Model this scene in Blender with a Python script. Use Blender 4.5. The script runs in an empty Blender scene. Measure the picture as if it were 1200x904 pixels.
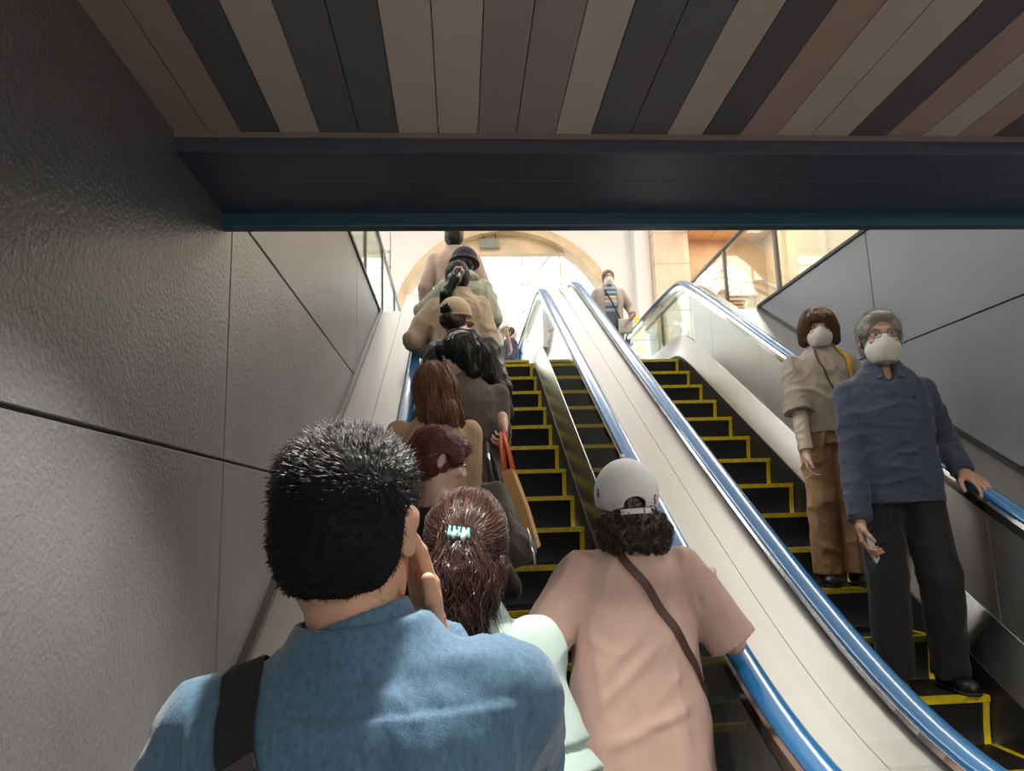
import bpy, bmesh, math, random
import numpy as np
from math import sin, cos, tan, pi, radians as R, sqrt
from mathutils import Vector, Matrix
from mathutils.bvhtree import BVHTree

random.seed(7)
SC = bpy.context.scene
COL = SC.collection
T30 = tan(R(30))
NB = -1.2187            # z of the step nosing line at y = 0

# ------------------------------------------------------------------ tagging
def tag(o, label=None, cat=None, group=None, kind=None):
    if label: o['label'] = label
    if cat: o['category'] = cat
    if group: o['group'] = group
    if kind: o['kind'] = kind
    return o

def empty(name, loc=(0, 0, 0), rz=0, **k):
    o = bpy.data.objects.new(name, None)
    COL.objects.link(o)
    o.location = loc
    o.rotation_euler = (0, 0, rz)
    o.empty_display_size = .1
    return tag(o, **k)

def link(name, me, mat=None, parent=None, smooth=False, **k):
    o = bpy.data.objects.new(name, me)
    COL.objects.link(o)
    if mat is not None:
        for m in (mat if isinstance(mat, (list, tuple)) else [mat]):
            me.materials.append(m)
    if parent is not None: o.parent = parent
    if smooth and len(me.polygons):
        me.polygons.foreach_set('use_smooth', [True] * len(me.polygons))
    return tag(o, **k)

# ------------------------------------------------------------------ materials
def mat(name, col, rough=.5, metal=0., spec=.5, bump=None, var=None, sheen=0., coat=0., emit=None, coords='Object', aniso=0., stretch=(1, 1, 1), sss=0.):
    m = bpy.data.materials.new(name)
    m.use_nodes = True
    nt = m.node_tree
    b = nt.nodes['Principled BSDF']
    c = tuple(col) + (1,)
    b.inputs['Base Color'].default_value = c
    b.inputs['Roughness'].default_value = rough
    b.inputs['Metallic'].default_value = metal
    b.inputs['Specular IOR Level'].default_value = spec
    b.inputs['Sheen Weight'].default_value = sheen
    b.inputs['Coat Weight'].default_value = coat
    b.inputs['Anisotropic'].default_value = aniso
    if sss:
        b.inputs['Subsurface Weight'].default_value = sss
        b.inputs['Subsurface Radius'].default_value = (.012, .005, .003)
        b.inputs['Subsurface Scale'].default_value = 1.
    if emit:
        b.inputs['Emission Color'].default_value = tuple(emit[0]) + (1,)
        b.inputs['Emission Strength'].default_value = emit[1]
    if bump or var:
        tc = nt.nodes.new('ShaderNodeTexCoord')
        mp = nt.nodes.new('ShaderNodeMapping')
        mp.inputs['Scale'].default_value = stretch
        nt.links.new(tc.outputs[coords], mp.inputs['Vector'])
    if var:
        n = nt.nodes.new('ShaderNodeTexNoise')
        n.inputs['Scale'].default_value = var[0]
        n.inputs['Detail'].default_value = 4
        nt.links.new(mp.outputs[0], n.inputs['Vector'])
        r = nt.nodes.new('ShaderNodeMapRange')
        r.inputs[1].default_value = .3; r.inputs[2].default_value = .7
        r.inputs[3].default_value = 1 - var[1]; r.inputs[4].default_value = 1 + var[1]
        nt.links.new(n.outputs[0], r.inputs[0])
        mx = nt.nodes.new('ShaderNodeVectorMath'); mx.operation = 'SCALE'
        mx.inputs[0].default_value = col
        nt.links.new(r.outputs[0], mx.inputs['Scale'])
        nt.links.new(mx.outputs[0], b.inputs['Base Color'])
    if bump:
        n2 = nt.nodes.new('ShaderNodeTexNoise')
        n2.inputs['Scale'].default_value = bump[0]
        n2.inputs['Detail'].default_value = bump[3] if len(bump) > 3 else 3
        nt.links.new(mp.outputs[0], n2.inputs['Vector'])
        bp = nt.nodes.new('ShaderNodeBump')
        bp.inputs['Strength'].default_value = bump[1]
        bp.inputs['Distance'].default_value = bump[2]
        nt.links.new(n2.outputs[0], bp.inputs['Height'])
        nt.links.new(bp.outputs[0], b.inputs['Normal'])
    return m

def bands_mat(name, axis, edges, cols, rough=.5, bump=None, lines=None):
    """constant colour bands along an object axis; edges in metres, cols one more than edges"""
    m = mat(name, cols[0], rough, bump=bump)
    nt = m.node_tree; b = nt.nodes['Principled BSDF']
    tc = nt.nodes.new('ShaderNodeTexCoord'); sx = nt.nodes.new('ShaderNodeSeparateXYZ')
    nt.links.new(tc.outputs['Object'], sx.inputs[0])
    prev = None
    for i, e in enumerate(edges):
        g = nt.nodes.new('ShaderNodeMath'); g.operation = 'GREATER_THAN'
        nt.links.new(sx.outputs[axis], g.inputs[0]); g.inputs[1].default_value = e
        mx = nt.nodes.new('ShaderNodeMix'); mx.data_type = 'RGBA'
        nt.links.new(g.outputs[0], mx.inputs['Factor'])
        if prev is None: mx.inputs[6].default_value = tuple(cols[0]) + (1,)
        else: nt.links.new(prev, mx.inputs[6])
        mx.inputs[7].default_value = tuple(cols[i + 1]) + (1,)
        prev = mx.outputs[2]
    nt.links.new(prev, b.inputs['Base Color'])
    return m

def glass_mat(name, tint=(.93, .97, .95), rough=.02, trans=.86):
    m = bpy.data.materials.new(name); m.use_nodes = True
    nt = m.node_tree; nt.nodes.clear()
    o = nt.nodes.new('ShaderNodeOutputMaterial')
    t = nt.nodes.new('ShaderNodeBsdfTransparent'); t.inputs[0].default_value = tuple(tint) + (1,)
    g = nt.nodes.new('ShaderNodeBsdfGlossy'); g.inputs['Roughness'].default_value = rough
    f0 = nt.nodes.new('ShaderNodeFresnel'); f0.inputs['IOR'].default_value = 1.45
    f = nt.nodes.new('ShaderNodeMath'); f.operation = 'MULTIPLY'; f.inputs[1].default_value = .4; nt.links.new(f0.outputs[0], f.inputs[0])
    mx = nt.nodes.new('ShaderNodeMixShader')
    nt.links.new(f.outputs[0], mx.inputs[0]); nt.links.new(t.outputs[0], mx.inputs[1]); nt.links.new(g.outputs[0], mx.inputs[2])
    nt.links.new(mx.outputs[0], o.inputs[0])
    return m

def grooves(m, axis, scale, strength=.6, dist=.004):
    """fine parallel grooves (step cleats) as bump"""
    nt = m.node_tree; b = nt.nodes['Principled BSDF']
    tc = nt.nodes.new('ShaderNodeTexCoord')
    w = nt.nodes.new('ShaderNodeTexWave'); w.bands_direction = axis; w.inputs['Scale'].default_value = scale
    nt.links.new(tc.outputs['Object'], w.inputs['Vector'])
    bp = nt.nodes.new('ShaderNodeBump'); bp.inputs['Strength'].default_value = strength; bp.inputs['Distance'].default_value = dist
    nt.links.new(w.outputs[1], bp.inputs['Height']); nt.links.new(bp.outputs[0], b.inputs['Normal'])
    return m

# ------------------------------------------------------------------ hard-surface mesh helpers
class MB:
    def __init__(s): s.v = []; s.f = []
    def add(s, v, f):
        n = len(s.v); s.v += [tuple(p) for p in v]; s.f += [tuple(i + n for i in q) for q in f]
        return s
    def box(s, x0, x1, y0, y1, z0, z1):
        v = [(x, y, z) for z in (z0, z1) for y in (y0, y1) for x in (x0, x1)]
        return s.add(v, [(0, 2, 3, 1), (4, 5, 7, 6), (0, 1, 5, 4), (2, 6, 7, 3), (0, 4, 6, 2), (1, 3, 7, 5)])
    def sweep_y(s, prof, ys, zf):
        """closed (x, offset) profile carried along y at height zf(y)"""
        n = len(prof); v = []; f = []
        for y in ys:
            z = zf(y)
            v += [(x, y, z + o) for x, o in prof]
        for i in range(len(ys) - 1):
            for j in range(n):
                a, b = i * n + j, i * n + (j + 1) % n
                f.append((a, b, b + n, a + n))
        f.append(tuple(range(n - 1, -1, -1))); f.append(tuple((len(ys) - 1) * n + j for j in range(n)))
        return s.add(v, f)
    def tube(s, pts, r, n=10, cap=True):
        pts = [Vector(p) for p in pts]
        rs = r if isinstance(r, (list, tuple)) else [r] * len(pts)
        v = []; f = []; up = None
        for i, p in enumerate(pts):
            t = (pts[min(i + 1, len(pts) - 1)] - pts[max(i - 1, 0)]).normalized()
            if up is None: up = t.orthogonal().normalized()
            up = (up - t * up.dot(t)).normalized(); w = t.cross(up)
            v += [p + (up * cos(2 * pi * j / n) + w * sin(2 * pi * j / n)) * rs[i] for j in range(n)]
        for i in range(len(pts) - 1):
            for j in range(n):
                a, b = i * n + j, i * n + (j + 1) % n
                f.append((a, b, b + n, a + n))
        if cap:
            f.append(tuple(range(n - 1, -1, -1))); f.append(tuple((len(pts) - 1) * n + j for j in range(n)))
        return s.add(v, f)
    def prism(s, poly, axis, a, b):
        """2-D polygon extruded from a to b along axis (0 x: poly in y,z; 1 y: poly in x,z; 2 z: poly in x,y)"""
        n = len(poly)
        def P(q, t): return (t, q[0], q[1]) if axis == 0 else (q[0], t, q[1]) if axis == 1 else (q[0], q[1], t)
        v = [P(q, a) for q in poly] + [P(q, b) for q in poly]
        f = [tuple(range(n)), tuple(range(2 * n - 1, n - 1, -1))]
        f += [(j, j + n, (j + 1) % n + n, (j + 1) % n) for j in range(n)]
        return s.add(v, f)
    def mesh(s, name, bevel=0., seg=2, recalc=True):
        me = bpy.data.meshes.new(name)
        me.from_pydata([tuple(p) for p in s.v], [], s.f)
        bm = bmesh.new(); bm.from_mesh(me)
        if recalc: bmesh.ops.recalc_face_normals(bm, faces=bm.faces)
        if bevel:
            ed = [e for e in bm.edges if len(e.link_faces) == 2 and e.calc_face_angle(0) > .5]
            bmesh.ops.bevel(bm, geom=ed, offset=bevel, segments=seg, affect='EDGES', profile=.5, clamp_overlap=True)
        bm.to_mesh(me); bm.free(); me.update()
        return me
    def build(s, name, m, parent=None, bevel=0., seg=2, smooth=False, **k):
        return link(name, s.mesh(name, bevel, seg), m, parent, smooth, **k)

# ------------------------------------------------------------------ soft shapes: signed distances -> one continuous surface
def A(p): return np.array(p, np.float64)

def cap(a, b, ra, rb=None, k=.02, op=1, fa=False, fb=False):
    a, b = A(a), A(b); rb = ra if rb is None else rb
    ba = b - a; L2 = max(ba @ ba, 1e-12); u = ba / sqrt(L2); m = max(ra, rb)
    def f(P):
        q = P - a
        t = np.clip(q @ ba / L2, 0, 1)
        d = np.sqrt(((q - t[..., None] * ba) ** 2).sum(-1)) - (ra + (rb - ra) * t)
        if fb: d = np.maximum(d, (P - b) @ u)
        if fa: d = np.maximum(d, -(q @ u))
        return d
    return dict(f=f, lo=np.minimum(a, b) - m, hi=np.maximum(a, b) + m, k=k, op=op)

def ell(c, r, rot=None, k=.02, op=1):
    c, r = A(c), A(r if hasattr(r, '__len__') else (r, r, r))
    M = None if rot is None else A(rot)
    m = r.max() if M is not None else r
    def f(P):
        q = P - c
        if M is not None: q = q @ M
        k0 = np.sqrt(((q / r) ** 2).sum(-1)); k1 = np.sqrt(((q / r ** 2) ** 2).sum(-1))
        return k0 * (k0 - 1) / np.maximum(k1, 1e-9)
    return dict(f=f, lo=c - m, hi=c + m, k=k, op=op)

def loft(tab, k=.03, op=1, e=2.3, off=0.):
    """rows: z, half width, half depth, x0, y0"""
    t = A([tuple(r) + (0,) * (5 - len(r)) for r in tab]); z = t[:, 0]
    def f(P):
        g = lambda i: np.interp(P[..., 2], z, t[:, i])
        a, b = g(1) + off, g(2) + off
        q = (np.abs((P[..., 0] - g(3)) / a) ** e + np.abs((P[..., 1] - g(4)) / b) ** e) ** (1 / e)
        d = (q - 1) * np.minimum(a, b)
        return np.maximum(d, np.maximum(P[..., 2] - z[-1], z[0] - P[..., 2]))
    a, b = t[:, 1].max() + off, t[:, 2].max() + off
    return dict(f=f, lo=A((t[:, 3].min() - a, t[:, 4].min() - b, z[0])), hi=A((t[:, 3].max() + a, t[:, 4].max() + b, z[-1])), k=k, op=op)

def cut(c, n, k=.002):
    c, n = A(c), A(n); n = n / np.linalg.norm(n)
    return dict(f=lambda P: -((P - c) @ n), lo=None, hi=None, k=k, op=-1)

def box(c, r, rot=None, rd=.01, k=.01, op=1):
    c, r = A(c), A(r); M = None if rot is None else A(rot)
    def f(P):
        q = P - c
        if M is not None: q = q @ M
        q = np.abs(q) - (r - rd)
        return np.sqrt((np.maximum(q, 0) ** 2).sum(-1)) + np.minimum(q.max(-1), 0) - rd
    m = np.linalg.norm(r) if M is not None else r
    return dict(f=f, lo=c - m, hi=c + m, k=k, op=op)

EDG = [((0, 0, 0), (1, 0, 0)), ((0, 1, 0), (1, 1, 0)), ((0, 0, 1), (1, 0, 1)), ((0, 1, 1), (1, 1, 1)),
       ((0, 0, 0), (0, 1, 0)), ((1, 0, 0), (1, 1, 0)), ((0, 0, 1), (0, 1, 1)), ((1, 0, 1), (1, 1, 1)),
       ((0, 0, 0), (0, 0, 1)), ((1, 0, 0), (1, 0, 1)), ((0, 1, 0), (0, 1, 1)), ((1, 1, 0), (1, 1, 1))]

def grow(prims, h):
    """blend the prims and return the vertices and quads of their common skin"""
    pos = [p for p in prims if p['op'] > 0]
    lo = np.min([p['lo'] for p in pos], 0) - 4 * h - .01
    hi = np.max([p['hi'] for p in pos], 0) + 4 * h + .01
    n = np.ceil((hi - lo) / h).astype(int) + 1
    ax = [lo[i] + h * np.arange(n[i]) for i in range(3)]
    D = np.full(n, .3)
    for p in prims:
        if p['lo'] is None: i0, i1 = np.zeros(3, int), n
        else:
            mg = p['k'] + .02 + 3 * h
            i0 = np.clip(((p['lo'] - mg - lo) / h).astype(int), 0, n); i1 = np.clip(np.ceil((p['hi'] + mg - lo) / h).astype(int) + 1, 0, n)
            if (i1 <= i0).any(): continue
        sl = tuple(slice(i0[i], i1[i]) for i in range(3))
        G = np.stack(np.meshgrid(*[ax[i][sl[i]] for i in range(3)], indexing='ij'), -1)
        d = p['f'](G); o = D[sl]; k = p['k']
        if p['op'] > 0:
            w = np.clip(.5 + .5 * (o - d) / k, 0, 1); D[sl] = o * (1 - w) + d * w - k * w * (1 - w)
        else:
            d = -d; w = np.clip(.5 - .5 * (o - d) / k, 0, 1); D[sl] = o * (1 - w) + d * w + k * w * (1 - w)
    S = D < 0
    c = np.zeros(n - 1, np.int8)
    for i in (0, 1):
        for j in (0, 1):
            for l in (0, 1): c += S[i:n[0] - 1 + i, j:n[1] - 1 + j, l:n[2] - 1 + l]
    act = (c > 0) & (c < 8)
    idx = np.argwhere(act)
    sm = np.zeros((len(idx), 3)); ct = np.zeros(len(idx))
    for a, b in EDG:
        ia, ib = idx + a, idx + b
        fa, fb = D[tuple(ia.T)], D[tuple(ib.T)]
        m = (fa < 0) != (fb < 0)
        t = np.where(m, fa / np.where(m, fa - fb, 1), 0)
        q = A(a) + t[:, None] * (A(b) - A(a))
        sm[m] += q[m]; ct += m
    V = lo + h * (idx + sm / ct[:, None])
    ids = np.full(n - 1, -1, np.int64); ids[tuple(idx.T)] = np.arange(len(idx))
    Q = []
    for x in range(3):
        y, z = (x + 1) % 3, (x + 2) % 3
        s0 = [slice(None)] * 3; s1 = [slice(None)] * 3
        s0[x] = slice(0, n[x] - 1); s1[x] = slice(1, n[x])
        e = S[tuple(s0)] != S[tuple(s1)]
        ei = np.argwhere(e)
        ei = ei[(ei[:, y] > 0) & (ei[:, z] > 0) & (ei[:, y] < n[y] - 1) & (ei[:, z] < n[z] - 1)]
        def cell(dy, dz):
            q = ei.copy(); q[:, y] += dy; q[:, z] += dz
            return ids[tuple(q.T)]
        quad = np.stack([cell(-1, -1), cell(0, -1), cell(0, 0), cell(-1, 0)], 1)
        ins = S[tuple(ei.T)]
        quad[~ins] = quad[~ins][:, ::-1]
        Q.append(quad)
    Q = np.concatenate(Q); Q = Q[(Q >= 0).all(1)]
    return V, Q

def normals(V, Q):
    n = np.cross(V[Q[:, 2]] - V[Q[:, 0]], V[Q[:, 3]] - V[Q[:, 1]])
    N = np.zeros_like(V)
    for i in range(4): np.add.at(N, Q[:, i], n)
    return N / np.maximum(np.linalg.norm(N, axis=1, keepdims=True), 1e-12)

def vnoise(P, seed=0):
    i = np.floor(P).astype(np.int64); f = P - i; u = f * f * (3 - 2 * f); r = 0
    for a in (0, 1):
        for b in (0, 1):
            for c in (0, 1):
                h = ((i[..., 0] + a) * 73856093) ^ ((i[..., 1] + b) * 19349663) ^ ((i[..., 2] + c) * 83492791) ^ (seed * 2654435761 + 97)
                h = (h ^ (h >> 13)) * 1274126177 & 0xffffffff; h = (h ^ (h >> 16)) & 0xffff
                w = (u[..., 0] if a else 1 - u[..., 0]) * (u[..., 1] if b else 1 - u[..., 1]) * (u[..., 2] if c else 1 - u[..., 2])
                r = r + w * (h / 32767.5 - 1)
    return r

def folds(V, N, amp, fr, st=(1, 1, 1), seed=0, warp=.6):
    """ridged cloth folds"""
    P = V * fr * A(st)
    P = P + warp * np.stack([vnoise(P * .7 + 11 * j, seed + 5 + j) for j in range(3)], -1)
    n = np.clip(1 - np.abs(vnoise(P, seed)) * 1.9, 0, 1) ** 1.4
    n2 = np.clip(1 - np.abs(vnoise(P * 2.2 + 3.3, seed + 1)) * 1.9, 0, 1) ** 1.4
    n3 = vnoise(P * .6 + 9.1, seed + 2)
    return V + N * (amp * (n * 1.25 + n2 * .6 + n3 * .5 - .65))[:, None]

def creases(V, N, segs):
    """segs: (a, b, depth, width): a raised (depth > 0) or sunk line in the cloth"""
    d = np.zeros(len(V))
    for a, b, dep, w in segs:
        a, b = A(a), A(b); ba = b - a
        t = np.clip((V - a) @ ba / (ba @ ba), 0, 1)
        r = np.linalg.norm(V - a - t[:, None] * ba, axis=1)
        d += dep * np.exp(-(r / w) ** 2) * np.sin(pi * np.clip(t, .04, .96)) ** .7
    return V + N * d[:, None]

def tomesh(name, V, Q):
    me = bpy.data.meshes.new(name)
    me.from_pydata(V.tolist(), [], Q.tolist()); me.update()
    return me

def soft(name, prims, h, m, parent=None, sc=1., mod=None, **k):
    V, Q = grow(prims, h)
    if mod: V = mod(V, normals(V, Q))
    o = link(name, tomesh(name, V * sc, Q), m, parent, True, **k)
    return o

def joinVQ(parts):
    Vs, Qs, n = [], [], 0
    for V, Q in parts: Vs.append(V); Qs.append(Q + n); n += len(V)
    return np.concatenate(Vs), np.concatenate(Qs)
# ================================================================== MATERIALS
M_wall = mat('grey_textured_paint', (.155, .153, .153), .34, spec=.75, bump=(95, .5, .006, 5), var=(3, .12))
M_wall2 = mat('grey_smooth_panel', (.20, .21, .235), .33, spec=.7, bump=(60, .12, .003, 4), var=(2.5, .08))
M_dark = mat('dark_metal_trim', (.03, .032, .035), .4, .6)
M_beam = mat('navy_painted_steel', (.058, .068, .09), .38, bump=(9, .05, .01), var=(4, .1))
M_lip = mat('teal_painted_steel', (.02, .075, .105), .38)
M_steel = mat('brushed_stainless', (.66, .655, .65), .27, 1., bump=(30, .03, .002), stretch=(14, .4, .4))
M_deck = mat('satin_stainless_deck', (.39, .378, .36), .42, 1., bump=(26, .03, .002), stretch=(10, .3, .3), var=(1.3, .05))
M_panel = mat('polished_stainless_panel', (.70, .70, .71), .42, 1., bump=(2.2, .05, .02))
M_glassdark = mat('smoked_glass_panel', (.13, .128, .125), .07, .0, spec=.8, coat=.6)
M_chrome = mat('chrome', (.8, .8, .8), .12, 1.)
M_rail = mat('blue_handrail_rubber', (.016, .17, .42), .2, 0, spec=.7, coat=.7)
M_black = mat('black_rubber', (.012, .012, .013), .55)
M_step = grooves(mat('dark_step_metal', (.018, .018, .02), .48, .3), 'X', 34, .7, .004)
M_skirt = mat('black_skirt_coating', (.012, .012, .014), .45, bump=(200, .1, .001))
M_yellow = mat('yellow_safety_paint', (.78, .6, .015), .5, var=(25, .18))
M_white = mat('white_wall_paint', (.78, .75, .71), .6, bump=(12, .03, .004))
M_tan = mat('tan_stone', (.62, .47, .30), .5, var=(2.2, .2), bump=(5, .08, .01))
M_stone = mat('beige_stone_block', (.72, .56, .44), .55, var=(4, .1))
M_wood = mat('warm_wood_panel', (.62, .36, .19), .45, var=(6, .12), stretch=(1, 6, 1))
M_cream = mat('cream_wall_panel', (.74, .63, .48), .55, var=(2, .06))
M_floor = mat('grey_floor_tile', (.58, .55, .52), .35, var=(3, .08))
M_frame = mat('pale_window_frame', (.8, .8, .76), .4)
M_clear = glass_mat('clear_glass')
M_post = mat('bronze_metal_post', (.16, .145, .12), .35, .8)

# ================================================================== THE SHELL
XL, XR = -.6805, 2.715
CLX, CRX = .266, 1.7919
TOP = 3.15
def panels(mb, x, side, ys, zs, th=.02, gap=.004):
    """wall slabs with open joints; side is the direction the wall faces along x"""
    for y0, y1 in zip(ys[:-1], ys[1:]):
        for z0, z1 in zip(zs[:-1], zs[1:]):
            a, b = sorted((x, x - side * th))
            mb.box(a, b, y0 + gap, y1 - gap, z0 + gap, z1 - gap)
w = MB()
panels(w, XL, 1, [-4, -1.8, -.2, 2.2104], [-.1, .16, .924, 1.689, 2.57])
panels(w, XL, 1, [2.2104, 4.95, 6.47], [-.1, .16, .924, 1.689, 2.454, 3.315])
w.box(XL - .2, XL - .018, -4, 2.2, -.1, 3.1).box(XL - .2, XL - .018, 2.2, 7.76, -.1, 3.31)
w.build('wall_left', M_wall, bevel=.0025, seg=1, kind='structure')
w = MB()
panels(w, XR, -1, [-4, -1.2, 1.1, 2.3, 4.55, 6.36], [-.1, .85, 1.67, 2.4856, 3.315])
w.box(XR + .018, XR + .2, -4, 7.76, -.1, 3.31)
w.build('wall_right', M_wall2, bevel=.0025, seg=1, kind='structure')
# trims along the wall heads and along the feet of the walls above the escalator decks
def Zn(y, zt, zb=-.09, eb=.274, et=.12):
    a = T30 * y + NB
    m = (a + zb + sqrt((a - zb) ** 2 + eb ** 2)) / 2
    return (m + zt - sqrt((m - zt) ** 2 + et ** 2)) / 2
ZL = lambda y: Zn(y, 2.93)
ZR = lambda y: Zn(y, 3.09)
def ysamp(a, b, st=.1):
    n = max(2, int((b - a) / st) + 1)
    return [a + (b - a) * i / (n - 1) for i in range(n)]
t = MB().box(XL - .03, XL + .012, 2.2, 6.47, 3.31, 3.335)
t.sweep_y([(XL - .005, .848), (XL + .024, .848), (XL + .024, .868), (XL - .005, .875)], ysamp(-1, 6.4), ZL)
t.build('trim_1', M_dark, kind='structure')
t = MB().box(XR - .012, XR + .03, 2.2, 6.36, 3.31, 3.335)
t.sweep_y([(XR + .005, .848), (XR - .018, .848), (XR - .018, .866), (XR + .005, .875)], ysamp(-1, 6.36), ZR)
t.build('trim_2', M_dark, kind='structure')

# striped ceiling
TAN, BEI, BRN, DRK, GRY, MAU = (.68, .55, .44), (.74, .62, .51), (.50, .35, .28), (.125, .11, .115), (.16, .152, .155), (.45, .37, .34)
edges = [-.521, -.428, -.331, -.139, .059, .254, .345, .54, .634, .731, .828, 1.021, 1.121, 1.221, 1.315, 1.415, 1.515, 1.62, 1.72, 1.91, 2.02, 2.2, 2.3, 2.5]
cols = [BRN, DRK, TAN, GRY, BEI, MAU, BEI, GRY, TAN, DRK, BRN, TAN, DRK, BRN, TAN, BRN, DRK, TAN, BRN, GRY, BEI, BRN, DRK, TAN, BRN]
M_ceil = bands_mat('striped_ceiling_boards', 0, edges, cols, .55, bump=(40, .08, .002))
c = MB()
xs = [XL - .02] + sorted(edges + [-.60, -.235, -.04, .155, .445, .92, 1.82, 2.1, 2.4]) + [XR + .02]
for a, b in zip(xs[:-1], xs[1:]): c.box(a + .0012, b - .0012, -4, 1.742, 2.453, 2.475)
c.box(XL - .02, XR + .02, -4, 1.75, 2.476, 2.6)
c.build('ceiling', M_ceil, kind='structure')
MB().box(XL - .02, XR + .02, 1.742, 2.13, 2.405, 2.6).box(XL - .02, XR + .02, 1.90, 1.912, 2.4035, 2.41).build('trim_3', M_beam, kind='structure', bevel=.002, seg=1)
MB().box(XL - .02, XR + .02, 1.733, 1.7415, 2.438, 2.4525).build('trim_4', mat('brown_ceiling_edge', (.2, .16, .14), .5), kind='structure')
MB().box(XL - .02, XR + .02, 2.118, 2.16, 2.3625, 2.43).build('trim_5', M_lip, kind='structure', bevel=.006, seg=2)
MB().box(XL - .2, XR + .2, 2.13, 2.2, 2.43, 3.2).build('trim_6', M_white, kind='structure')

# floors
MB().box(XL - .2, XR + .2, -4, 2.6, -.2, -.1).build('floor', M_floor, kind='structure')
f = MB().box(-5, XL - .2, -4, 22, 2.9, 3.12).box(XR + .2, 8, -4, 22, 2.9, 3.12).box(XL - .2, XR + .2, 7.76, 22, 2.9, 3.12)
f.box(XL - .2, XR + .2, -4, 2.12, 2.62, 3.12)
f.build('floor_upper', M_floor, kind='structure')
MB().box(XL - .2, XR + .2, -4.1, -4, -.1, 2.6).build('wall_behind', M_wall2, kind='structure')

# ------------------------------------------------------------------ upper hall
YB, ACX, ACZ, ARO, ARI = 14., .97, 5.0, 2.26, 2.09
HZ = 8.2
def arch_wall(mb, x0, x1, z1, y0, y1, cx, cz, r, zbot):
    xs = [x0] + [cx - r * cos(pi * i / 40) for i in range(41)] + [x1]
    def zb(x): return cz + sqrt(max(r * r - (x - cx) ** 2, 0))
    for a, b in zip(xs[1:-1][:-1], xs[1:-1][1:]):
        v = [(a, y0, zb(a)), (b, y0, zb(b)), (b, y0, z1), (a, y0, z1), (a, y1, zb(a)), (b, y1, zb(b)), (b, y1, z1), (a, y1, z1)]
        mb.add(v, [(0, 1, 2, 3), (7, 6, 5, 4), (0, 4, 5, 1), (3, 2, 6, 7)])
    mb.box(x0, cx - r, y0, y1, zbot, z1); mb.box(cx + r, x1, y0, y1, zbot, z1)
w = MB()
arch_wall(w, -1.28, 3.47, HZ, YB, YB + .5, ACX, ACZ, ARO, 3.12)
w.box(-5, -1.28, YB, YB + .5, 6.72, HZ).box(-5, -3.1, YB, YB + .5, 3.12, 6.72)
w.build('wall_back', M_white, kind='structure')
b = MB(); n = 48      # tan archivolt and the lunette that closes the head of the arch
ring = []
for i in range(n + 1):
    a = pi * i / n
    ring += [(ACX - rr * cos(a), yy, ACZ + rr * sin(a)) for rr, yy in ((ARI, YB - .05), (ARO + .0, YB - .05), (ARO + .0, YB + .45), (ARI, YB + .45))]
fs = []
for i in range(n):
    for j in range(4):
        p, q = i * 4 + j, i * 4 + (j + 1) % 4
        fs.append((p, q, q + 4, p + 4))
b.add(ring, fs)
for s in (-1, 1):
    x0, x1 = sorted((ACX + s * ARI, ACX + s * ARO)); b.box(x0, x1, YB - .05, YB + .45, 3.12, ACZ)
xx = sqrt(ARI ** 2 - 1.71 ** 2)
poly = [(ACX - xx, ACZ + 1.71)] + [(ACX + ARI * sin(a), ACZ + ARI * cos(a)) for a in np.linspace(-math.asin(xx / ARI), math.asin(xx / ARI), 21)] + [(ACX + xx, ACZ + 1.71)]
b.prism(poly, 1, YB + .2, YB + .4)
b.build('trim_7', M_tan, kind='structure')
# glazing of the arch and of the window to its side
g = MB()
for x in (.0, 1.33, 2.12, -.6): g.box(x - .014, x + .014, YB + .6, YB + .66, 3.12, 7.2)
for z in (4.35, 5.0, 5.62, 6.2): g.box(-1.2, 3.2, YB + .6, YB + .63, z - .006, z + .006)
g.tube([(1.36, YB + .62, 6.1), (1.95, YB + .62, 6.85)], .02); g.tube([(2.15, YB + .62, 5.6), (1.7, YB + .62, 5.1)], .015)
w1 = g.build('window_1', M_frame, kind='structure')
MB().box(-1.2, 3.2, YB + .625, YB + .632, 3.12, 7.2).build('pane', M_clear, w1)
g = MB()
for x in (-3.05, -2.2, -1.32): g.box(x - .03, x + .03, YB + .1, YB + .16, 3.12, 6.72)
for z in (3.6, 4.2, 4.75, 5.3, 5.85, 6.4): g.box(-3.1, -1.28, YB + .1, YB + .15, z - .02, z + .02)
w2 = g.build('window_2', M_frame, kind='structure')
MB().box(-3.1, -1.28, YB + .12, YB + .127, 3.12, 6.72).build('pane', M_clear, w2)
# white pilaster, beige stone pillar, timber bay
MB().box(3.47, 3.78, YB - .3, YB + .5, 3.12, HZ).build('trim_8', M_white, kind='structure', bevel=.02)
p = MB()
for i in range(8): p.box(3.78, 4.46, YB - .55, YB + .3, 3.12 + i * .62, 3.12 + i * .62 + .612)
p.box(3.79, 4.45, YB - .54, YB + .3, 3.12, HZ)
p.build('wall_pillar', M_stone, kind='structure', bevel=.006, seg=1)
p = MB().box(4.46, 8, YB, YB + .2, 3.12, HZ)
p.build('wall_bay', mat('brown_timber_wall', (.52, .36, .24), .5, var=(3, .1)), kind='structure')
p = MB()
for i in range(6): p.box(4.46 + i * .6, 5.05 + i * .6, 11.5, YB, 6.9, 7.0)
p.box(4.46, 8, 11.4, YB, 7.0, 7.2)
p.build('ceiling_bay', M_wood, kind='structure')
p = MB().box(6.2, 6.4, -1, YB, 3.12, HZ)
for y in (13.2, 11.7, 10.4, 9.1, 7.8, 6.5, 5.2): p.box(6.1, 6.2, y - .16, y + .16, 3.12, HZ)
p.build('wall_hall_right', M_cream, kind='structure', bevel=.01, seg=1)
MB().box(-5.2, -5, -1, YB + .5, 3.12, HZ).build('wall_hall_left', M_white, kind='structure')
MB().box(-5, 8, -1.2, -1, 3.12, HZ).build('wall_hall_front', M_white, kind='structure')
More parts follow.
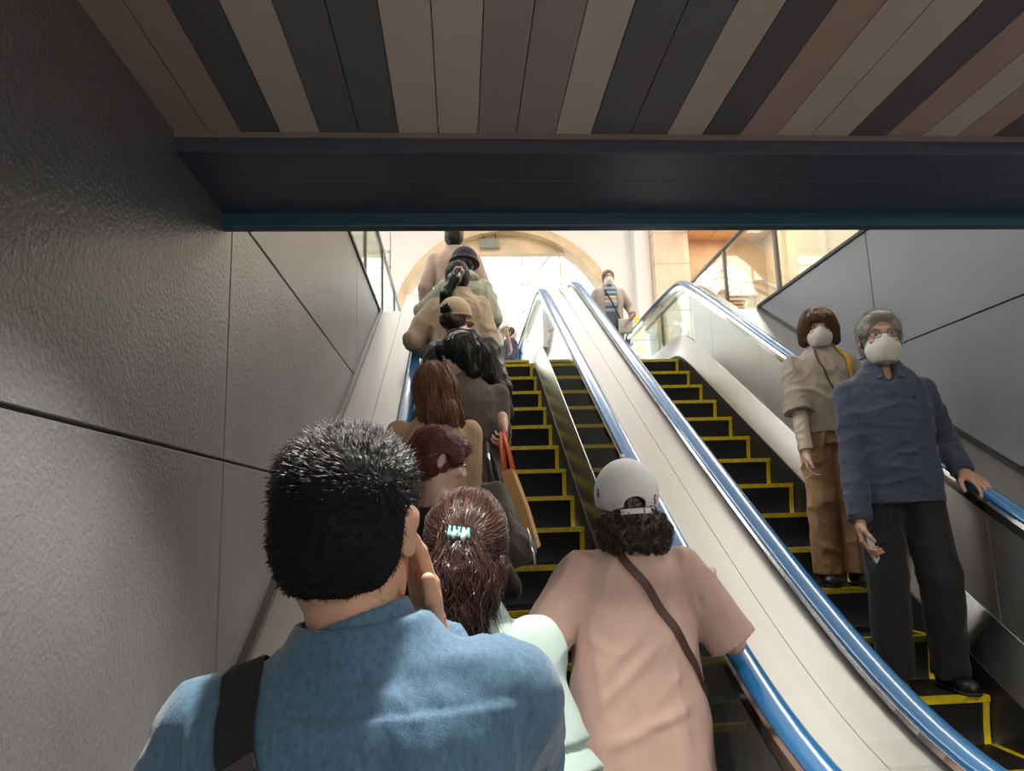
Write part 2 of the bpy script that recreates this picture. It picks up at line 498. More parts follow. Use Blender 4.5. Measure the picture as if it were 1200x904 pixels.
MB().box(-5.2, 8.2, -1.2, YB + .5, HZ, HZ + .2).build('ceiling_upper', M_white, kind='structure')

# fanlight over a louvred opening in the timber bay
fx, fz = 5.27, 5.72
m_lit = mat('lit_fanlight_pane', (.9, .88, .8), .3, emit=((1, .96, .86), 1.3))
fan = empty('fanlight', (fx, YB - .03, fz), label='half-round fanlight of pale lit panes above an orange louvred shutter', cat='window light')
fr = MB()
for i in range(7):
    a = pi * i / 6; fr.tube([(.12 * cos(a), 0, .12 * sin(a)), (.66 * cos(a), 0, .66 * sin(a))], .018, 6)
fr.tube([(.66 * cos(pi * i / 24), 0, .66 * sin(pi * i / 24)) for i in range(25)], .03, 6)
fr.tube([(.38 * cos(pi * i / 24), 0, .38 * sin(pi * i / 24)) for i in range(25)], .014, 6)
fr.build('frame', M_stone, fan)
for i in range(6):
    for r0, r1 in ((.14, .36), (.4, .64)):
        a0, a1 = pi * i / 6 + .06, pi * (i + 1) / 6 - .06
        poly = [(r0 * cos(a0), r0 * sin(a0)), (r1 * cos(a0), r1 * sin(a0)), (r1 * cos((a0 + a1) / 2), r1 * sin((a0 + a1) / 2)), (r1 * cos(a1), r1 * sin(a1)), (r0 * cos(a1), r0 * sin(a1))]
        MB().prism(poly, 1, -.012, .012).build('pane', m_lit, fan)
sh = empty('louvred_shutter', (fx + .05, YB - .04, 4.5), label='orange slatted shutter below the lit fanlight behind the glass railing', cat='shutter')
lv = MB()
for i in range(15): lv.add([(-.36, -.03, i * .075), (.36, -.03, i * .075), (.36, .02, i * .075 + .05), (-.36, .02, i * .075 + .05), (-.36, -.02, i * .075 - .012), (.36, -.02, i * .075 - .012), (.36, .03, i * .075 + .038), (-.36, .03, i * .075 + .038)], [(0, 1, 2, 3), (7, 6, 5, 4), (0, 4, 5, 1), (2, 6, 7, 3), (0, 3, 7, 4), (1, 5, 6, 2)])
lv.build('slats', mat('orange_slat', (.8, .45, .18), .5), sh)
MB().box(-.4, -.36, -.05, .04, -.05, 1.16).box(.36, .4, -.05, .04, -.05, 1.16).box(-.4, .4, -.05, .04, 1.12, 1.16).build('frame', M_stone, sh)

# box sign hung in the head of the arch
sg = empty('box_sign', (.66, YB + .12, 6.88), label='small dark rectangular box sign hanging under the tan head of the arch', cat='sign')
MB().box(-.19, .19, -.05, .05, -.085, .085).build('housing', mat('sign_housing', (.28, .27, .2), .5), sg, bevel=.008)
MB().box(-.165, .165, -.056, -.05, -.062, .062).build('face', mat('sign_face', (.2, .2, .15), .35), sg)
for x in (-.12, .12): MB().tube([(x, 0, .08), (x, .0, .22)], .008, 6).build('hanger', M_dark, sg)
# yellow notice stand by the head of the down escalator
ns = empty('notice_stand', (2.62, 10.35, 3.12), label='tall narrow yellow and white notice board standing beside the head of the down escalator', cat='sign')
MB().box(-.07, .07, -.012, .012, .05, 1.2).build('board', mat('yellow_board', (.85, .7, .05), .5), ns, bevel=.004)
m_wn = mat('white_notice', (.85, .83, .75), .5)
for i in range(5): MB().box(-.05, .05, -.0145, -.012, .2 + i * .19, .3 + i * .19).build('white_panel', m_wn, ns)
MB().box(-.16, .16, -.14, .14, 0, .03).box(-.02, .02, -.02, .02, .03, .06).build('foot', M_dark, ns, bevel=.004)

# glass railings on the edge of the upper floor
def railing(name, x, y0, y1, ys, label, zt=4.205):
    r = empty(name, (x, y0, 3.12), label=label, cat='railing')
    base = 0.21 if y0 < 6 else .0
    for y in ys:
        MB().box(-.014, .014, y - y0 - .025, y - y0 + .025, .2 if y < 6.4 else 0, zt - 3.12).build('post', M_post, r, bevel=.003, seg=1)
    MB().tube([(0, 0, zt - 3.12), (0, y1 - y0, zt - 3.12)], .024, 10).build('top_rail', M_post, r, smooth=True)
    yy = [y0] + list(ys) + [y1]
    for a, b in zip(yy[:-1], yy[1:]):
        if b - a > .2: MB().box(-.005, .005, a - y0 + .035, b - y0 - .035, .25, zt - 3.12 - .05).build('glass_panel', M_clear, r)
railing('glass_railing', XL - .07, 2.4, 12.2, (3.2, 4.55, 5.93, 7.28, 8.65, 10.02, 11.4), 'glass railing with bronze posts on the edge above the textured grey wall')
railing('glass_railing', XR + .07, 2.4, 12.2, (3.4, 4.7, 6.05, 7.28, 8.5, 9.75, 11.), 'glass railing with bronze posts above the smooth grey wall, before the lit fanlight')

# ================================================================== ESCALATORS
def make_step(parent, x, y, z, first):
    hw = .4807
    if first is None:
        s = MB()
        prof = [(0, 0)] + [(.004 + .028 * sin(pi * t / 2 * .9), -.012 - .2 * t) for t in (0, .2, .4, .6, .8, 1)] + [(.06, -.212), (.345, -.03), (.345, 0)]
        s.prism(prof, 0, -hw, hw)
        me = s.mesh('step')
        o = link('step', me, M_step, parent)
        b = MB()
        b.box(-hw, hw, -.004, .03, -.001, .0015).box(-hw, hw, -.006, .0, -.026, .0015)
        for sx in (-1, 1):
            x0, x1 = sorted((sx * hw, sx * (hw - .028)))
            b.box(x0, x1, 0, .344, -.001, .0018)
            bp = [(.001, -.02)] + [(.004 + .028 * sin(pi * t / 2 * .9) - .004, -.012 - .2 * t) for t in (.1, .2, .4, .6, .8, .97)]
            b.prism(bp + [(q[0] + .006, q[1]) for q in bp[::-1]], 0, x0, x1)
        bo = b.build('yellow_border', M_yellow, o)
        first = (o, bo)
    else:
        o = first[0].copy(); COL.objects.link(o); o.parent = parent
        bo = first[1].copy(); COL.objects.link(bo); bo.parent = o
    o.location = (x, y, z)
    return first

def rail_path(zf, y_end, zflat):
    P = [(y, zf(y) + .875) for y in ysamp(-.2, y_end, .12)]
    y1, z1 = P[-1]; r = .2
    P += [(y1 + r * sin(a), z1 - r + r * cos(a)) for a in np.linspace(.2, pi, 10)]
    P += [(y1 - .3, z1 - 2 * r)]
    y0, z0 = P[0]
    return [(y0, z0 - .4)] + [(y0 - r * sin(a), z0 - r + r * cos(a)) for a in np.linspace(pi, .2, 10)] + P

def handrail(zf, x, y_end, parent):
    path = rail_path(zf, y_end, None)
    prof = [(.041 * cos(a), .02 * sin(a) if sin(a) > 0 else .024 * sin(a)) for a in np.linspace(0, 2 * pi, 18, endpoint=False)]
    n = len(prof); v = []; f = []
    for i, (y, z) in enumerate(path):
        a, b = path[max(i - 1, 0)], path[min(i + 1, len(path) - 1)]
        L = math.hypot(b[0] - a[0], b[1] - a[1]); ty, tz = (b[0] - a[0]) / L, (b[1] - a[1]) / L
        v += [(x + p, y - tz * q, z + ty * q) for p, q in prof]
    for i in range(len(path) - 1):
        for j in range(n):
            p, q = i * n + j, i * n + (j + 1) % n; f.append((p, q, q + n, p + n))
    return MB().add(v, f).build('handrail', M_rail, parent, smooth=True)

def escalator(label, C, zf, ytop, zstep, outer, yflat, clear_from, panel_mats):
    e = empty('escalator', (0, 0, 0), label=label, cat='escalator')
    first = None
    for k in range(-7, 20):
        y = ytop - .3464 * k
        first = make_step(e, C, y, zstep(y), first)
    for s in (-1, 1):
        q = lambda pr: [(C + s * a, o) for a, o in pr]
        MB().sweep_y(q([(.487, -.35), (.5, -.35), (.5, .085), (.487, .075)]), ysamp(-.2, yflat), zf).build('skirt_panel', M_skirt, e)
        MB().sweep_y(q([(.492, .075), (.553, .30), (.575, .30), (.52, .06)]), ysamp(-.2, yflat), zf).build('inner_deck', M_steel, e, smooth=False)
        yj = [-.2, .9, 2.1, 3.25, 4.4, 5.55, 6.6, clear_from]
        for a, b in zip(yj[:-1], yj[1:]):
            MB().sweep_y(q([(.556, .29), (.568, .29), (.568, .79), (.556, .79)]), ysamp(a + .003, b - .003), zf).build('side_panel', panel_mats[s], e)
        y0 = clear_from
        while y0 < yflat - .3:
            y1 = min(y0 + 1.3, yflat)
            MB().sweep_y(q([(.558, .29), (.568, .29), (.568, .79), (.558, .79)]), ysamp(y0 + .003, y1 - .003), zf).build('end_glass', M_clear, e)
            y0 = y1
        MB().sweep_y(q([(.542, .79), (.608, .79), (.608, .835), (.597, .85), (.553, .85), (.542, .835)]), ysamp(-.2, yflat), zf).build('handrail_guide', M_chrome, e)
        handrail(zf, C + s * .575, yflat, e)
        for a, b, ye, o in outer[s]:
            x0, x1 = sorted((a, b))
            MB().sweep_y([(x0, o - .04), (x1, o - .04), (x1, o), (x0, o)], ysamp(-.2, ye), zf).build('outer_deck', M_deck, e)
    return e
sL = lambda y: Zn(y, TOP, -.1, .1, .04)
escalator('up escalator carrying the queue of people beside the textured grey wall', CLX, ZL, 7.364, sL,
          {-1: [(XL + .002, -.492, 6.4, .846), (-.489, -.345, 7.45, .848)], 1: [(.877, 1.0285, 7.3, .842)]}, 9.7, 7.0, {-1: M_panel, 1: M_glassdark})
escalator('down escalator carrying the masked couple beside the smooth grey wall', CRX, ZR, 7.4436, sL,
          {-1: [(1.0305, 1.178, 7.3, .842)], 1: [(2.405, 2.53, 7.45, .848), (2.533, XR - .002, 6.36, .846)]}, 9.9, 7.1, {-1: M_panel, 1: M_panel})
# ================================================================== PEOPLE
def rot(yaw=0, pitch=0, roll=0):
    """degrees; yaw > 0 turns to the figure's left, pitch > 0 looks down, roll > 0 tips to the right"""
    return A(Matrix.Rotation(R(yaw), 3, 'Z') @ Matrix.Rotation(R(-pitch), 3, 'X') @ Matrix.Rotation(R(roll), 3, 'Y'))

def ik(a, c, l1, l2, pole):
    a, c, pole = A(a), A(c), A(pole)
    d = np.linalg.norm(c - a); u = (c - a) / d
    d2 = min(d, (l1 + l2) * .999)
    x = (l1 * l1 - l2 * l2 + d2 * d2) / (2 * d2); y = sqrt(max(l1 * l1 - x * x, 0))
    n = pole - u * (pole @ u); n /= np.linalg.norm(n)
    return a + u * x * d / d2 + n * y

SKIN = {}
def skin_mat(c):
    if c not in SKIN: SKIN[c] = mat('skin', c, .5, bump=(220, .06, .001), var=(18, .07), sss=.25)
    return SKIN[c]
M_eye = mat('eye_white', (.75, .72, .68), .2); M_iris = mat('dark_iris', (.02, .012, .01), .15)
M_lipcol = mat('lips', (.45, .17, .14), .4)

class Person:
    def __init__(s, label, loc, yaw=0, H=1.62, skin=(.62, .40, .29), wide=1., head=(0, 0, 0), lean=0., group=None, hs=1., shz=(0, 0), hoff=(0, 0, 0), slim=1.):
        s.label, s.k, s.loc, s.yaw, s.sk, s.wide, s.lean, s.hs, s.slim = label, H / 1.7, loc, yaw, skin, wide, lean, hs, slim
        s.M = Matrix.Translation(loc) @ Matrix.Rotation(R(yaw), 4, 'Z')
        s.ln = tan(R(lean))
        s.hR = rot(*head)
        s.hc = A((0, .012, 1.575)) + A((0, s.ln * .6, 0)) + A(hoff)
        s.sh = {i: A((i * .162 * wide, -.012 + s.ln * .43, 1.362 + (shz[0] if i > 0 else shz[1]))) for i in (1, -1)}
        s.el, s.wr, s.hand = {}, {}, {}
        s.hip = {i: A((i * .088, 0, .9)) for i in (1, -1)}
        s.kn = {i: A((i * .095, .015, .49)) for i in (1, -1)}
        s.an = {i: A((i * .1, -.02, .085)) for i in (1, -1)}
        s.toe = {i: 8. for i in (1, -1)}
        for i in (1, -1): s.arm(i, (i * (.235 * wide + .01), .06, .875), pole=(i * .3, -1, 0))
        s.root = None
    def L(s, w):
        return A(s.M.inverted() @ Vector(w)) / s.k
    def dirL(s, d):
        return A(s.M.inverted().to_3x3() @ Vector(d))
    def arm(s, i, wr=None, world=None, pole=(0, -1, -.3), d=None, n=None, curl=(25, 30, 20), thumb=.5, el=None, elw=None, fan=.0):
        if world is not None: wr = s.L(world)
        s.wr[i] = A(wr); pole = (pole[0] * .45, pole[1], pole[2])
        if elw is not None: el = s.L(elw)
        s.el[i] = ik(s.sh[i], wr, .285, .25, pole) if el is None else A(el)
        f = s.wr[i] - s.el[i]; f /= np.linalg.norm(f)
        d = f if d is None else A(d) / np.linalg.norm(d)
        n = A((-i, .1, 0)) if n is None else A(n)
        n = n - d * (n @ d); n /= np.linalg.norm(n)
        s.hand[i] = (d, n, curl, thumb, fan)
    def feet(s, i, an, kn=None, toe=8.):
        s.an[i] = A(an); s.toe[i] = toe
        s.kn[i] = A(kn) if kn is not None else (s.an[i] + s.hip[i]) / 2 + A((0, .03, .02))
    # ---- skin
    def head_prims(s):
        c, Rm, k = s.hc, s.hR, s.hs
        H = lambda p: c + Rm @ (A(p) * k)
        E_ = lambda p, r, kk, op=1, rr=None: ell(H(p), A(r) * k, Rm if rr is None else Rm @ rr, kk, op)
        C_ = lambda a, b, ra, rb, kk, op=1: cap(H(a), H(b), ra * k, rb * k, kk, op)
        P = [E_((0, -.014, .032), (.075, .094, .085), .01), E_((0, .03, -.03), (.06, .064, .086), .03), E_((0, .055, -.086), (.032, .03, .027), .035),
             E_((.04, .01, -.06), (.022, .04, .03), .03), E_((-.04, .01, -.06), (.022, .04, .03), .03),
             C_((-.034, .085, .024), (.034, .085, .024), .012, .012, .018),
             E_((.036, .078, -.022), (.02, .016, .016), .02), E_((-.036, .078, -.022), (.02, .016, .016), .02),
             E_((.031, .106, .008), (.017, .013, .011), .012, -1), E_((-.031, .106, .008), (.017, .013, .011), .012, -1),
             C_((0, .094, .012), (0, .111, -.024), .006, .0105, .012), E_((.011, .1, -.028), (.008, .009, .007), .008), E_((-.011, .1, -.028), (.008, .009, .007), .008),
             E_((0, .09, -.053), (.023, .011, .006), .006), E_((0, .089, -.065), (.02, .011, .007), .006)]
        for i in (1, -1):
            er = A(Matrix.Rotation(R(-25 * i), 3, 'Z'))
            P += [E_((i * .08, -.012, .002), (.0075, .019, .032), .008, 1, er), E_((i * .082, -.018, .012), (.009, .016, .02), .006, 1, er),
                  E_((i * .089, -.004, .0), (.006, .01, .018), .006, -1, er)]
        return P
    def neck_prims(s):
        b = A((0, -.012 + s.ln * .48, 1.43)); t = s.hc + s.hR @ (A((0, -.02, -.05)) * s.hs)
        r = .05 if s.slim >= 1 else .044
        return [cap(b, t, r * 1.08, r, k=.03), cap(b + A((-.06 * s.wide, 0, -.03)), b + A((.06 * s.wide, 0, -.03)), .026, .026, k=.04)]
    def hand_prims(s, i):
        w, (d, n, cu, th, fan) = s.wr[i], s.hand[i]
        t = np.cross(d, n) * i      # towards the thumb (palm along n, fingers along d)
        t = t / np.linalg.norm(t)
        P = [cap(w - d * .03, w + d * .015, .027, .025, k=.02)]
        spec = ((.031, .086, (.044, .026, .021), .0088), (.0105, .092, (.048, .03, .022), .0092), (-.0105, .088, (.044, .028, .021), .0088), (-.03, .078, (.034, .021, .019), .0078))
        for j, (u, kd, ls, r) in enumerate(spec):
            kn = w + d * kd + t * u
            P.append(cap(w + t * u * .55 + d * .012, kn, .0155, .0115, k=.012))
        for j, (u, kd, ls, r) in enumerate(spec):
            p = w + d * kd + t * u; a = 0
            f0 = d + t * u * (1.6 + fan); f0 /= np.linalg.norm(f0)
            for q, (l, c) in enumerate(zip(ls, cu)):
                a += R(c)
                v = f0 * cos(a) + n * sin(a)
                P.append(cap(p, p + v * l, r * (1 - .1 * q), r * (.92 - .1 * q), k=.0035)); p = p + v * l
        p = w + d * .022 + t * .024 + n * .006
        v1 = d * .62 + t * .7 + n * .25 * th; v1 /= np.linalg.norm(v1)
        v2 = d * .82 + t * .4 + n * .55 * th; v2 /= np.linalg.norm(v2)
        v3 = d * .92 + t * .12 + n * .7 * th; v3 /= np.linalg.norm(v3)
        q1 = p + v1 * .042; q2 = q1 + v2 * .033; q3 = q2 + v3 * .025
        P += [cap(p, q1, .0165, .0125, k=.012), cap(q1, q2, .011, .0102, k=.004), cap(q2, q3, .0102, .0085, k=.004)]
        return P
    def arm_prims(s, i, r=(.046, .037, .027), f0=0.):
        return [cap(s.sh[i], s.el[i], r[0], r[1] * .96, k=.02), cap(s.el[i], s.el[i] + (s.wr[i] - s.el[i]) * .35, r[1] * .97, r[1], k=.015),
                cap(s.el[i] + (s.wr[i] - s.el[i]) * .3, s.wr[i], r[1], r[2] * .93, k=.015)]
    def torso_tab(s, off=0., male=True):
        l = s.ln; w = s.wide
        if male: T = [(.86, .160, .110), (.95, .163, .115), (1.08, .152, .110), (1.22, .165, .116), (1.32, .168 * w, .11), (1.375, .148 * w, .096), (1.415, .108 * w, .078), (1.45, .074, .062), (1.485, .056, .055)]
        else: T = [(.86, .165, .113), (.92, .168, .12), (1.07, .135, .098), (1.2, .145, .11), (1.31, .152 * w, .103), (1.37, .134 * w, .085), (1.41, .096 * w, .07), (1.445, .064, .055), (1.475, .05, .048)]
        return [(z, a + off, b + off, 0, max(z - .95, 0) * l - (.012 if z > 1.3 else 0)) for z, a, b in T]
    def body(s, h=.008, hh=.0045, hand_h=.003, hands=(1, -1), male=True, bare_arm=True):
        parts = []
        P = [loft(s.torso_tab(-.02, male), k=.03)] + s.neck_prims()
        for i in (1, -1):
            P += s.arm_prims(i, (.04, .034, .026)) + [cap(s.sh[i] * A((.6, 1, 1)), s.sh[i], .045, .04, k=.03)]
            P += [cap(s.hip[i], s.kn[i], .072, .05, k=.03), cap(s.kn[i], s.an[i], .047, .034, k=.02), cap(s.an[i] + A((0, -.02, -.03)), s.an[i] + A((i * .02, .12, -.05)), .032, .025, k=.02)]
        parts.append(grow(P, h))
        parts.append(grow(s.head_prims() + [cap(A((0, -.012 + s.ln * .5, 1.44)), s.hc + s.hR @ (A((0, -.02, -.05)) * s.hs), .05 if s.slim >= 1 else .044, .05 if s.slim >= 1 else .044, k=.03)], hh))
        for i in hands: parts.append(grow(s.hand_prims(i), hand_h))
        V, Q = joinVQ(parts)
        o = link('person', tomesh('person', V * s.k, Q), skin_mat(s.sk), None, True, label=s.label, cat='person')
        o.matrix_world = s.M
        s.root = o
        return o
    def eyes(s):
        for i in (1, -1):
            V, Q = grow([ell((0, 0, 0), (.0135, .0112, .0062))], .0022)
            off = s.hc + s.hR @ (A((i * .031, .0865, .007)) * s.hs)
            e = link('eye', tomesh('eye', (V + off) * s.k, Q), M_eye, s.root, True)
            V, Q = grow([ell((0, 0, 0), (.0056, .003, .0052))], .0014)
            off = s.hc + s.hR @ (A((i * .031, .098, .007)) * s.hs)
            link('iris', tomesh('iris', (V + off) * s.k, Q), M_iris, e, True)
            H = lambda p: s.hc + s.hR @ (A(p) * s.hs)
            s.part('eyebrow', [cap(H((i * .015, .101, .027)), H((i * .034, .099, .033)), .0028, .003, k=.004), cap(H((i * .034, .099, .033)), H((i * .05, .088, .027)), .003, .0018, k=.004)], .0018, s.hairm)
    hairm = None
    # ---- clothing
    def part(s, name, prims, h, m, mod=None, parent=None, **k):
        return soft(name, prims, h, m, parent or s.root, s.k, mod, **k)
    def top(s, name, m, h=.008, hem=.84, off=.014, male=True, sleeves=(1., 1.), sr=(.062, .052, .043), fold=(.006, 9, (1, 1, .5)), seed=1, neck=.062, neckz=1.44, extra=(), mod2=None, tab=None, cuff=0., hemw=0., drop=0.):
        T = tab or s.torso_tab(off, male)
        if hemw: T = [(z, a + hemw * max(0, (1.2 - z)) / .4, b + hemw * max(0, (1.2 - z)) / .4, x, y) for z, a, b, x, y in T]
        T = [r for r in T if r[0] > hem + .01]
        T0 = T[0]; T = [(hem,) + tuple(T0[1:])] + T
        P = [loft(T, k=.02)]
        for i, f in ((1, sleeves[0]), (-1, sleeves[1])):
            sh, el, wr = s.sh[i], s.el[i], s.wr[i]
            if f <= .55:
                e = sh + (el - sh) * f / .5
                P.append(cap(sh, e, sr[0], sr[1] * (1 + cuff), k=.025, fb=True))
            else:
                e = el + (wr - el) * (f - .5) / .5
                P += [cap(sh, el, sr[0], sr[1], k=.025), cap(el, e, sr[1], sr[2], k=.015, fb=True)]
        nb = A((0, -.012 + s.ln * .5, neckz)); nt = s.hc + s.hR @ A((0, -.02, -.05))
        u = (nt - nb) / np.linalg.norm(nt - nb)
        P += list(extra)
        P += [cap(nb, nb + u * .2, neck, neck * 1.1, k=.012, op=-1)]
        def md(V, N):
            if fold: V = folds(V, N, fold[0], fold[1], fold[2], seed)
            if mod2: V = mod2(V, normals_of(V, N))
            return V
        o = s.part(name, P, h, m, md)
        s.topo = o
        return o
    def collar(s, name, m, r=.064, h=.006, z=1.44, ht=.035, tilt=.25, thick=.006, parent=None, open_front=.0):
        c = A((0, -.012 + s.ln * .5, z)); nt = s.hc + s.hR @ A((0, -.02, -.05)); u = (nt - c) / np.linalg.norm(nt - c)
        P = [cap(c - u * .012, c + u * ht, r + thick, r + thick * .2, k=.004, fa=True, fb=True), cap(c - u * .05, c + u * (ht + .03), r - .003, r - thick * .8, k=.004, op=-1, fa=False)]
        if open_front: P.append(ell(c + A((0, .08, .02)), (open_front, .06, .07), k=.01, op=-1))
        return s.part(name, P, h, m, parent=parent or s.topo)
    def pants(s, m, h=.009, r=(.095, .075, .068), fold=(.006, 8, (1, 1, .6)), top=1.0, seed=3, name='trousers', lo=.05):
        T = [(z, a, b, x, y) for z, a, b, x, y in s.torso_tab(.008, True) if z <= top]
        T = [(.84,) + T[0][1:]] + [q for q in T if q[0] > .85] + [(top,) + T[-1][1:]]
        P = [loft(T, k=.05)]
        for i in (1, -1):
            a = s.an[i] + (s.kn[i] - s.an[i]) / np.linalg.norm(s.kn[i] - s.an[i]) * (lo - .085 + .0)
            P += [cap(s.hip[i], s.kn[i], r[0], r[1], k=.03), cap(s.kn[i], a, r[1], r[2], k=.02, fb=True)]
        return s.part(name, P, h, m, lambda V, N: folds(V, N, *fold, seed) if fold else V)
    def shoes(s, m, sole=None, h=.006):
        for i in (1, -1):
            a = s.an[i]; t = R(s.toe[i] * i); f = A((sin(t), cos(t), 0))
            z = a[2] - .085
            b = A((a[0], a[1], 0))
            U = [cap(b + A((0, 0, z + .045)) - f * .045, b + f * .13 + A((0, 0, z + .032)), .040, .036, k=.02), cap(b + A((0, 0, z + .06)) - f * .03, b + A((0, 0, z + .095)) - f * .03, .038, .04, k=.02), ell(b + f * .10 + A((0, 0, z + .03)), (.045, .05, .03), k=.02), cut((0, 0, z + .012), (0, 0, -1))]
            o = s.part('shoe', U, h, m)
            S_ = [cap(b + A((0, 0, z + .02)) - f * .045, b + f * .135 + A((0, 0, z + .02)), .043, .041, k=.02), ell(b + f * .10 + A((0, 0, z + .02)), (.049, .055, .03), k=.02), cut((0, 0, z + .018), (0, 0, 1)), cut((0, 0, z + .001), (0, 0, -1))]
            s.part('sole', S_, h, sole or M_black, parent=o)
    def H(s, p): return s.hc + s.hR @ (A(p) * s.hs)
    def hair(s, prims, m, h=.006, mod=None, name='hair'):
        return s.part(name, prims, h, m, mod)
    def skull(s, o=.012, face=True, low=-.05):
        k = s.hs
        P = [ell(s.H((0, -.018, .036)), A((.076 + o, .096 + o, .085 + o)) * k, s.hR, .01), ell(s.H((0, -.035, -.02)), A((.066 + o, .068 + o, .07)) * k, s.hR, .03)]
        return P
    def face_cut(s, z=.0, y=.105, w=.075, rz=.1, ry=.062, k=.015):
        return [ell(s.H((0, y, z - .03)), A((w, ry, rz)) * s.hs, s.hR, k, -1)]
    def mask(s, m):
        H = s.H
        P = [ell(H((0, .035, -.05)), A((.072, .078, .068)) * s.hs, s.hR, .01), ell(H((0, .092, -.04)), A((.028, .034, .05)) * s.hs, s.hR, .03), ell(H((0, .06, -.09)), A((.045, .042, .034)) * s.hs, s.hR, .03),
             cut(H((0, 0, -.002)), s.hR @ A((0, -.25, 1))), cut(H((0, .025, 0)), s.hR @ A((0, -1, 0))), cut(H((0, 0, -.118)), s.hR @ A((0, .1, -1)))]
        o = s.part('face_mask', P, .004, m)
        for i in (1, -1):
            pts = [Vector(H(p) * s.k) for p in ((i * .066, .02, -.02), (i * .078, 0, .012), (i * .083, -.026, .02), (i * .082, -.03, -.01), (i * .066, .018, -.06))]
            MB().tube(pts, .0018, 6).build('ear_loop', m, o, smooth=True)
        return o

def normals_of(V, N): return N

def bvh_of(o):
    me = o.data
    return BVHTree.FromPolygons([v.co[:] for v in me.vertices], [p.vertices[:] for p in me.polygons])

def ribbon(name, bvh, pts, width, m, parent, thick=.0022, lift=.003, n=60, closed=False, twist=None, free=False, world=None, flat=None):
    """a flat strap laid over a cloth surface along pts (local metres)"""
    P = [Vector(p) for p in pts]
    C = []
    K = len(P)
    for i in range(n + 1):
        t = i / n * (K - 1); j = min(int(t), K - 2); u = t - j
        p0, p1, p2, p3 = P[max(j - 1, 0)], P[j], P[j + 1], P[min(j + 2, K - 1)]
        C.append(.5 * ((2 * p1) + (p2 - p0) * u + (2 * p0 - 5 * p1 + 4 * p2 - p3) * u * u + (3 * p1 - p0 - 3 * p2 + p3) * u ** 3))
    S = []
    for c in C:
        if bvh is not None:
            q, nn, _, d = bvh.find_nearest(c)
            if not free or d < .02 or (c - q).dot(nn) < 0: S.append((q + nn * lift, nn))
            else: S.append((c, nn))
        else: S.append((c, Vector(flat or (0, 0, 1))))
    for _ in range(3):
        S = [S[0]] + [((S[i - 1][0] + S[i][0] * 2 + S[i + 1][0]) / 4, (S[i - 1][1] + S[i][1] + S[i + 1][1]).normalized()) for i in range(1, len(S) - 1)] + [S[-1]]
    v = []; f = []
    for i, (q, nn) in enumerate(S):
        t = (S[min(i + 1, n)][0] - S[max(i - 1, 0)][0]).normalized()
        b = t.cross(nn).normalized(); nn = b.cross(t)
        for a, c in ((-1, 0), (1, 0), (1, 1), (-1, 1)): v.append(q + b * a * width / 2 + nn * (thick * c))
    for i in range(n):
        for j in range(4):
            a, b = i * 4 + j, i * 4 + (j + 1) % 4; f.append((a, b, b + 4, a + 4))
    f += [(3, 2, 1, 0), tuple(n * 4 + j for j in range(4))]
    o = MB().add(v, f).build(name, m, parent, bevel=thick * .3, seg=1)
    return o, S

def strands(name, hair_o, m, parent, roots, flow, length, steps=10, width=.0016, lift=.0025, jit=.25, seed=0, free_after=1., grav=0., bend=0.):
    """fine locks traced over the surface of a hair mass; flow(p, n) gives the lie of the hair"""
    rnd = np.random.default_rng(seed)
    bv = bvh_of(hair_o)
    v = []; f = []
    for p in roots:
        p = Vector(p); L = length * rnd.uniform(.6, 1.15); st = L / steps
        q, n, _, _ = bv.find_nearest(p)
        off = Vector(rnd.normal(0, jit, 3)); pts = []; lf = lift * rnd.uniform(.2, 1.6)
        p = q.copy(); loose = False; last = None
        ph = rnd.uniform(0, 6.28)
        for i in range(steps + 1):
            q, n, _, d = bv.find_nearest(p)
            t = Vector(flow(p, n)) + off * (.35 + .65 * i / steps)
            if bend: t += n.cross(t) * bend * sin(ph + 9 * i / steps)
            if i / steps < free_after:
                t = t - n * t.dot(n); p = q + n * lf
            else:
                t += Vector((0, 0, -grav))
            pts.append((p.copy(), n.copy()))
            if t.length > 1e-6: p = p + t.normalized() * st
        base = len(v)
        for i, (q, n) in enumerate(pts):
            a = pts[max(i - 1, 0)][0]; b = pts[min(i + 1, len(pts) - 1)][0]
            t = (b - a).normalized() if (b - a).length > 1e-9 else Vector((0, 0, -1))
            w = t.cross(n)
            w = w.normalized() if w.length > 1e-6 else t.orthogonal()
            wd = width * (1 - .85 * (i / steps) ** 2) / 2
            v += [q - w * wd, q + w * wd, q + n * wd * .8]
        for i in range(steps):
            for j in range(3):
                a, b = base + i * 3 + j, base + i * 3 + (j + 1) % 3; f.append((a, b, b + 3, a + 3))
    me = bpy.data.meshes.new(name); me.from_pydata([tuple(x) for x in v], [], f); me.update()
    return link(name, me, m, parent, True)

